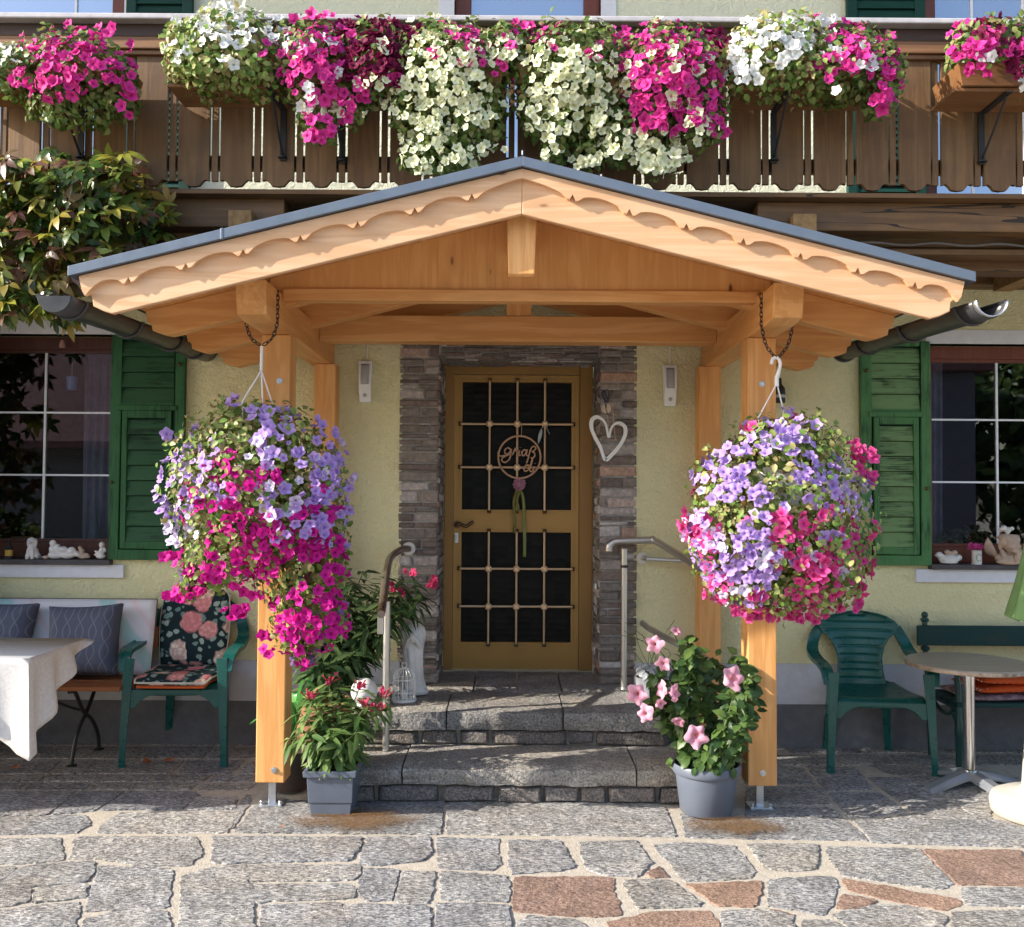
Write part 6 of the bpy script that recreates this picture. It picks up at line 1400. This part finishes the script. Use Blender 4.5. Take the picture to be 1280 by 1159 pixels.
bal('white petunia at the left end of the right flower box', 965, [(970,66,62,44,.17), (955,98,46,24,.17), (1010,98,46,24,.17)],
    {'white': [(960,38,32,18,26), (995,48,26,20,18), (935,52,24,20,18), (920,75,12,16,8), (985,64,16,10,7), (925,95,14,14,9), (945,85,16,16,7), (1020,42,24,16,12), (975,80,8,6,2), (1048,115,6,6,1)], 'pink': [(1022,28,9,8,2), (905,88,8,12,3)]}, L_DRY)
bal('pink and white petunia at the right end of the right flower box', 1065, [(1062,78,58,44,.16), (1100,102,26,42,.14), (1045,105,50,24,.17)],
    {'pink': [(1060,45,22,20,16), (1090,65,24,16,14), (1055,75,22,14,12), (1028,92,14,12,6), (1110,75,14,26,12), (1112,105,12,24,14), (1098,125,10,12,6), (1080,88,14,8,5), (1025,75,10,8,3), (1100,118,10,8,3)], 'white': [(1040,70,14,10,5), (1085,80,12,8,5), (1063,88,8,6,2), (1048,116,5,5,1), (1080,55,10,8,3), (1035,30,14,8,4)]})
bal('magenta and burgundy petunia in the rightmost flower box', 1240, [(1235,62,50,34,.16), (1290,70,40,44,.15), (1340,60,40,40,.15)],
    {'pink': [(1215,50,28,24,22), (1205,72,18,20,10), (1240,65,30,24,18), (1275,45,20,24,12), (1330,60,40,30,20)], 'burg': [(1262,55,18,30,14), (1275,75,12,18,8), (1235,40,24,12,8), (1245,28,12,8,4)], 'white': [(1277,90,8,8,3), (1278,105,6,8,2), (1235,75,14,8,2)]})

# ------------------------------------------------------------------ potted plants
def whorls(t, base, stems, leaf, lsize, tmpl=LANCE, per=.035, n3=3, droop=-.15, start=.25, name='foliage'):
    mats = []; tips = []; st = MB()
    for (dx, dy, h, bend) in stems:
        p0 = base+Vector((rng.uniform(-.03,.03), rng.uniform(-.03,.03), 0)); p2 = base+Vector((dx, dy, h)); p1 = p0.lerp(p2, .5)+Vector((bend*.5*-dx, -.02, .10*h))
        path = smoothpath([p0, p1, p2], 10); st.tube(path, [.006*(1-.6*i/len(path)) for i in range(len(path))], 6)
        L = sum((b-a).length for a, b in zip(path[:-1], path[1:])); acc = 0; nxt = L*start; ph = rng.random()*6
        for a, b in zip(path[:-1], path[1:]):
            d = (b-a).normalized(); acc += (b-a).length
            while acc > nxt:
                k = nxt/L; ph += .9
                for j in range(n3):
                    ang = ph+j*2*math.pi/n3+rng.normal()*.25; s1 = d.orthogonal().normalized(); s2 = d.cross(s1); out = (s1*math.cos(ang)+s2*math.sin(ang)+d*(.35+.5*k+rng.normal()*.2)+Vector((0,0,droop))).normalized()
                    nn = (d*1.0+Vector((0,-.25,.5))+Vector(rng.normal(size=3))*.25); mats.append(frame(b, nn, rng.uniform(*lsize)*(1-.25*k), along=out))
                nxt += per*(1-.35*k)
        tips.append((path[-1], (path[-1]-path[-2]).normalized()))
    scatter(name, tmpl[0], tmpl[1], tmpl[2], mats, leaf, t); st.build('stem', M_STEM, t, smooth=True); return tips
M_RED = petal('red_pink_petal', (.4,.02,.08), (.60,.03,.12), (.68,.08,.20)); M_BUD = plain('red_bud', (.35,.05,.06), .6, .3)
t = thing('oleander', 'oleander with small red flowers and long narrow leaves in the square planter', 'oleander', PL_SQ, 0, 'potted oleanders')
st_ = [(-.12,-.08,.34,.3), (.02,-.04,.32,.1), (.15,-.06,.30,.2), (.21,-.02,.27,.2), (-.18,-.04,.28,.2), (.10,.06,.36,.1), (-.05,.08,.38,.1), (.0,-.13,.20,.2), (.12,-.14,.20,.2), (-.11,-.14,.20,.2), (-.2,-.10,.16,.3), (.23,.04,.32,.2)]
tips = whorls(t, PL_SQ, st_, L_OL, (.12,.18), per=.038, start=.2)
mats = []; m = MB()
for i in (0, 2, 5, 6, 11, 3):
    p, d = tips[i]
    for _ in range(4): q = p+Vector(rng.normal(size=3))*.018+Vector((0,0,.02)); mats.append(frame(q, Vector((rng.normal(), -1.2, .6)), rng.uniform(.008,.014)))
    for _ in range(6): q = p+Vector((rng.normal()*.03, rng.normal()*.02, .02+rng.random()*.03)); m.tube([p, q], [.002,.004], 5)
    m.build('bud', M_BUD, t); m = MB()
scatter('red_blossoms', PET[0], PET[1], PET[2], mats, M_RED, t)
PL_TC = PL_TC+Vector((0,.0,0)); t = thing('oleander', 'big dark oleander with one red bloom behind the left handrail', 'oleander', PL_TC, 0, 'potted oleanders')
st_ = [(.05,-.08,.62,.1), (.18,-.05,.70,.1), (.30,.0,.66,.1), (.42,-.02,.60,.1), (.36,.08,.72,.0), (-.02,-.12,.50,.1), (.14,-.15,.52,.1), (.28,-.14,.48,.1), (-.06,-.16,.40,.2), (.10,-.2,.40,.2), (.22,-.2,.36,.2), (.48,.05,.66,.1), (.52,-.02,.70,.1), (.57,-.05,.63,.1), (.46,-.07,.72,.05), (.54,.03,.60,.1), (.40,-.10,.48,.1), (.0,-.1,.58,.1), (.10,.0,.74,.0), (.22,.05,.76,.0), (.05,-.22,.30,.1)]
tips = whorls(t, PL_TC, st_, L_OLD, (.14,.21), per=.046, start=.25)
p = P(540, 732, 5.36); mats = []
for c_, n_ in ((P(541,730,5.36), 14), (P(518,716,5.34), 6), (P(492,734,5.32), 6), (P(500,742,5.32), 4)):
    for _ in range(n_): mats.append(frame(c_+Vector(rng.normal(size=3))*.014, Vector((rng.normal(), -1.2, .5)), rng.uniform(.012,.02)))
scatter('red_blossoms', PET[0], PET[1], PET[2], mats, M_RED, t)
t = thing('strap_leaf_plant', 'bright green strap leaved plant behind the left porch post', 'plant', PL_BR)
m = MB()
for a, ln, hh in ((0,.20,.30), (40,.22,.26), (-30,.2,.32), (80,.16,.3), (160,.16,.28), (200,.2,.22), (-70,.2,.28), (15,.26,.18), (120,.2,.2), (-10,.16,.38)):
    d = Vector((math.cos(R(a)), math.sin(R(a))*.6-.2, 0)); sd_ = Vector((-d.y, d.x, 0)).normalized()
    pts = smoothpath([PL_BR, PL_BR+d*ln*.4+Vector((0,0,hh)), PL_BR+d*ln+Vector((0,0,hh*.8))], 8); n = len(pts)-1
    m.grid(lambda u, v: pts[int(round(u*n))]+sd_*((v-.5)*.036*math.sin(math.pi*min(.999, .12+u*.88))**.7)+Vector((0,0,abs(v-.5)*.012)), n, 2)
m.build('leaf', L_BRT, t, smooth=True, angle=180, fixn=False)
# mandevilla
t = thing('mandevilla', 'dark leaved climbing plant with large pink trumpet flowers in the round pot', 'potted plant', PL_RD)
mats = []; st = MB()
for _ in range(12):
    a = rng.random()*6.28; r0 = rng.uniform(.02,.10); r1 = rng.uniform(.05,.29); h = rng.uniform(.26,.64)
    p0 = PL_RD+Vector((r0*math.cos(a), r0*math.sin(a), 0)); p1 = PL_RD+Vector((r1*math.cos(a+.8), r1*.8*math.sin(a+.8)-.03, h*.55)); p2 = PL_RD+Vector((r1*.9*math.cos(a+1.4)-.03, r1*.6*math.sin(a+1.8)-.03, h))
    path = smoothpath([p0, p1, p2], 12); st.tube(path, .0045, 6)
    for i, q in enumerate(path):
        if i < 1: continue
        d = (path[min(i+1, len(path)-1)]-path[i-1]).normalized()
        for s in (1, -1):
            for _k in range(2 if rng.random() < .55 else 1):
                out = (d.orthogonal()*s+Vector(rng.normal(size=3))*.6+Vector((0,-.25,-.15))).normalized(); nn = Vector((0,-.7,.8))+Vector(rng.normal(size=3))*.45; mats.append(frame(q+Vector(rng.normal(size=3))*.012, nn, rng.uniform(.045,.075), along=out))
for _ in range(60):
    v = Vector(rng.normal(size=3)).normalized(); q = PL_RD+Vector((v.x*.17, v.y*.15-.02, .02+abs(v.z)*.10)); mats.append(frame(q, v+Vector((0,-.5,.6)), rng.uniform(.04,.065)))
scatter('foliage', OVAL[0], OVAL[1], OVAL[2], mats, L_DK, t); 
for (px, py, nx, ny, nz, s, Y) in ((818,805,-.3,-.9,.25,.042,4.55), (828,830,-.5,-.8,0,.034,4.55), (846,788,.2,-.5,.6,.028,4.6), (796,868,-.3,-1,.1,.045,4.5), (826,862,-.9,-.4,.1,.040,4.5), (845,866,.8,-.5,.1,.042,4.48), (806,892,-.4,-.8,.2,.040,4.48), (917,848,.25,-.9,.25,.050,4.45), (871,920,.05,-1,.15,.050,4.42), (848,903,-.2,-.8,-.5,.028,4.5), (826,880,.3,-.8,-.2,.026,4.5)):
    c_ = P(px, py, Y); n_ = Vector((nx, ny, nz)).normalized()
    T = frame(c_, n_, s); MD = mandevilla_tmpl(px); scatter('blossom', MD[0], MD[1], MD[2], [T], PC['rose'], t); st.tube(smoothpath([c_-n_*s*.9, c_-n_*s*1.4+Vector((.02,.02,-.03)), PL_RD+Vector(((c_.x-PL_RD.x)*.45, .0, (c_.z-PL_RD.z)*.7))], 5), .0028, 5)
st.build('stem', M_STEM, t, fixn=False)
# pale plant in the ribbed pot
t = thing('silver_plant', 'small white leaved plant in the ribbed pot beside the handrail', 'plant', (.80, 5.50, zl+.1))
mats = []
for _ in range(70):
    v = Vector((rng.normal(), rng.normal(), abs(rng.normal()))).normalized(); mats.append(frame(Vector((.78,5.48,zl+.12))+v*.06, v+Vector((0,-.4,.3)), rng.uniform(.025,.045), along=v+Vector(rng.normal(size=3))*.5))
scatter('foliage', LEAF[0], LEAF[1], LEAF[2], mats, leafmat('silver_leaf', [(.42,.44,.46), (.55,.56,.58), (.30,.33,.33)]), t)
m = MB()
for _ in range(9): a = Vector((.80+rng.normal()*.03, 5.48, zl+.15)); m.tube(smoothpath([a, a+Vector((rng.normal()*.06, 0, .12)), a+Vector((rng.normal()*.1, -.02, .2+rng.random()*.1))], 5), .0016, 4)
m.build('stem', M_STEM, t, fixn=False)
# potted plants behind the window panes
for (x, y, w_, n_, lab, z0_) in ((1205, 660, .17, 220, 'bushy green plant behind the right window glass', WRz0+.10), (28, 648, .10, 60, 'dry brown grass bunch behind the left window glass', WLz0+.14)):
    o = P(x, y, YW+.30); o.z = z0_; t = thing('indoor_plant', lab, 'plant', o); mats = []
    for _ in range(n_):
        v = Vector((rng.normal(), rng.normal()*.5, abs(rng.normal()))).normalized(); mats.append(frame(o+Vector((v.x*w_, v.y*.07, .03+v.z*.11*rng.random())), v+Vector((0,-.7,.3)), rng.uniform(.02,.035), along=v))
    scatter('foliage', LEAF[0], LEAF[1], LEAF[2], mats, L_PET if x > 600 else L_DRY, t)
    m = MB(); m.lathe([(0,-.12),(.05,-.12),(.065,.0),(.06,.0),(0,-.01)], o, 20); m.build('pot', MC['terracotta'], t, smooth=True)

# ------------------------------------------------------------------ creeper at the upper left
def palm_tmpl():
    lf = leaf_tmpl(.24, .07, .26); v = []; f = []; rad = []
    for k, (a, s) in enumerate(((0,1.0), (48,.85), (-48,.85), (95,.6), (-95,.6))):
        ca, sa = math.cos(R(a)), math.sin(R(a)); b = len(v)
        for (x, y, z) in lf[0]: x = (x+.04)*s; y *= s; v.append((x*ca-y*sa, x*sa+y*ca, z*s-.10*s*x))
        f += [tuple(i+b for i in q) for q in lf[1]]; rad += lf[2]
    for k in range(1, 5):                                  # join the leaflets at the stalk so the leaf is one island
        f.append((0, k*8, k*8+1)); 
    return v, f, rad
PALM = palm_tmpl()
t = thing('virginia_creeper', 'Virginia creeper turning yellow and red beside the left end of the porch roof', 'creeper', (-3.4, 5.6, 0))
mats = []
def vleaf(p, nrm, s): mats.append(frame(p, nrm, s, along=Vector((rng.normal()*.8+.1, rng.normal()*.5-.45, (-.7 if p[2] < 2.75 else .1)+rng.normal()*.5))))
def inside(x, y):
    top = 192+6*math.sin(x*.07)+(max(0, x-150)*.9 if x > 150 else 0); bot = 345 if x > 110 else 395-.1*x
    if x > 175: bot = 330
    return top < y < bot and x < 212
cnt = 0
while cnt < 1250:
    x, y = rng.uniform(-90, 214), rng.uniform(186, 405)
    if not inside(x, y): continue
    if x > 92 and y > 332-(x-90)*.249: continue
    dpt = rng.random()**1.3; Y = 4.0+.8*dpt+((x-80)/120)**2*.25*(x > 80)
    p = P(x, y, Y); vleaf(p, Vector((-.35,-.65,.6+(.6 if y < 240 else 0)))+Vector(rng.normal(size=3))*.55, rng.uniform(.06,.105)); cnt += 1
for _ in range(700): p = Vector((rng.uniform(-4.2,-3.16), rng.uniform(5.4,5.82), rng.uniform(.1,3.0))); vleaf(p, Vector((-.3,-.8,.4))+Vector(rng.normal(size=3))*.4, rng.uniform(.08,.12))  # unseen leaves added up the wall beyond the left edge, to shade it
for _ in range(60): p = Vector((rng.uniform(-3.6,-2.9), rng.uniform(5.0,5.7), rng.uniform(2.5,2.9))); vleaf(p, Vector((-.3,-.5,.8))+Vector(rng.normal(size=3))*.4, rng.uniform(.08,.12))
for x, y in ((88,402),(70,398),(104,396),(112,385),(20,400),(12,388),(200,330),(205,318)): p = P(x, y, 4.45); vleaf(p, Vector((-.2,-1,.2)), .09)
scatter('foliage', PALM[0], PALM[1], PALM[2], mats, L_VINE, t)
m = MB()
m.tube(smoothpath([(-3.5,5.7,0), (-3.55,5.72,1.2), (-3.45,5.6,2.4), (-3.2,5.3,2.75), (-2.6,4.9,2.8), (-2.1,4.7,2.72), (-1.8,4.62,2.66)], 8), [.03]*9+[.025]*20+[.014]*20, 8)
for _ in range(26):
    a = P(rng.uniform(-40,180), rng.uniform(215,280), 4.55); m.tube(smoothpath([a, a+Vector((rng.normal()*.08, -.08, rng.uniform(-.08,.04))), a+Vector((rng.normal()*.16, -.16+rng.normal()*.05, rng.uniform(-.28,.02)))], 4), .004, 5)
m.build('stem', M_BARK, t, fixn=False)

# fallen leaves
L_FALL = plain('dry_orange_leaf', (.36,.13,.05), .8, .2, var=.4)
for (x, y, a, s, lab) in ((202, 953, .3, .085, 'large dry orange leaf on the paving under the floral chair'), (186, 956, 2.2, .07, 'smaller dry red leaf beside the large leaf under the floral chair'), (350, 1036, 1.0, .022, 'tiny red petal on the paving in front of the square planter'), (12, 962, .6, .06, 'brown leaf on the shaded paving at the left edge')):
    p = G(x, y, .02); m = MB(); vs = [Matrix.Rotation(a, 3, 'Z') @ Vector(v)*s for v in BROAD[0]]; m.add([p+Vector((v.x, v.y, .004+abs(v.z)*1.3)) for v in vs], BROAD[1])
    tag(m.build('fallen_leaf', L_FALL, None, smooth=True, fixn=False), lab, 'leaf', 'fallen leaves on the paving')
# watered soil stains round the two front pots
def stain():
    t = NT('damp_soil_stain'); v = t.co(); n = t.noise(v, 9, 6, .7); q = t.noise(v, 120, 4, .7)
    x = t.n('VectorMath', {0: t.tc.outputs['Generated'], 1: (.5,.5,.5)}, operation='SUBTRACT'); ln = t.n('VectorMath', {0: x.outputs[0]}, operation='LENGTH').outputs['Value']
    a = t.ramp(t.math('ADD', t.math('MULTIPLY', ln, 1.9), t.math('MULTIPLY', t.math('SUBTRACT', n, .5), 1.1)), [(.35, 1.0), (.85, 0.0)]); a = t.math('MULTIPLY', a, t.ramp(q, [(.42, .25), (.56, .95)]))
    t.col((.17,.095,.04)); tr = t.n('BsdfTransparent'); mx = t.n('MixShader', {0: a, 1: tr.outputs[0], 2: t.b.outputs[0]}); t.t.links.new(mx.outputs[0], t.o.inputs[0]); return t.fin(.9, .1)
M_STAIN = stain()
for (x0, x1, y0, y1) in ((348, 545, 1008, 1041), (845, 985, 1016, 1047)):
    m = MB(); m.add([G(x0,y1,.023), G(x1,y1,.023), G(x1,y0,.023), G(x0,y0,.023)], [(0,1,2,3)]); tag(m.build('soil_stain', M_STAIN, None, fixn=False), kind='stuff')

# ------------------------------------------------------------------ left of the picture: added, unseen roof on posts, put there to shade the bench; across the street: what the panes mirror
t = thing('added_shade_roof', 'added boarded roof left of the house front, unseen, placed to shade the bench', 'added_shade_roof', (-7.2, 4.9, 0))
m = MB(); m.box(-9.3, -5.45, 3.63, YW-.01, 2.48, 2.52); m.build('roof', M_OX, t)
for x in (-9.2, -5.6): m = MB(); m.box(x-.06, x+.06, 3.70, 3.82, 0, 2.479); m.build('post', M_OZ, t)
t = thing('neighbour_house', 'white house with red tiled roof across the street, seen mirrored in the windows', 'house', (-11, -9, 0))
M_TILE = plain('red_roof_tiles', (.17,.085,.085), .8, .2, var=.3, scale=8)
for (x0, x1, y0, y1, h, rh) in ((-18,-6.5,-16,-9,2.5,2.4),):
    m = MB(); m.box(x0, x1, y0, y1, 0, h); m.build('wall', plain('street_render', (.16,.155,.16), .9, .1), t)
    m = MB(); m.prism([(y0-.5, h-.05), ((y0+y1)/2, h+rh), (y1+.5, h-.05), (y1+.5, h+.1), ((y0+y1)/2, h+rh+.2), (y0-.5, h+.1)], lambda u, v, d: Vector((d, u, v)), x0-.4, x1+.4); m.build('roof', M_TILE, t)
t = thing('garage', 'pale grey garage across the street, seen mirrored in the right window', 'garage', (9, -9, 0))
m = MB(); m.box(8.0, 9.9, -13, -8.5, 0, 4.2); m.build('wall', plain('grey_render', (.12,.125,.16), .9, .1), t); m = MB(); m.box(7.7, 10.2, -13.3, -8.2, 4.205, 4.4); m.build('roof', M_TILE, t)
for (x, y, h, lab) in ((13, -11, 6.5, 'round crowned tree across the street, seen mirrored in the right window'), (-3.2, -15, 7.5, 'tall tree across the street, seen mirrored in the left window')):
    t = thing('tree', lab, 'tree', (x, y, 0)); m = MB(); m.tube([(x,y,0), (x+.1,y,h*.45), (x,y,h*.8)], [.22,.15,.05], 10); m.build('trunk', M_BARK, t, smooth=True)
    mats = []
    for _ in range(3600):
        v = Vector(rng.normal(size=3)).normalized(); r_ = (.5+.5*rng.random())*(1+.25*math.sin(5*v.x+4*v.z)); p = Vector((x+v.x*h*.45*r_, y+v.y*h*.4*r_, h*.5+v.z*h*.46*r_)); mats.append(frame(p, v+Vector(rng.normal(size=3))*.6, rng.uniform(.25,.45)))
    scatter('crown', LEAF[0], LEAF[1], LEAF[2], mats, L_DK, t)
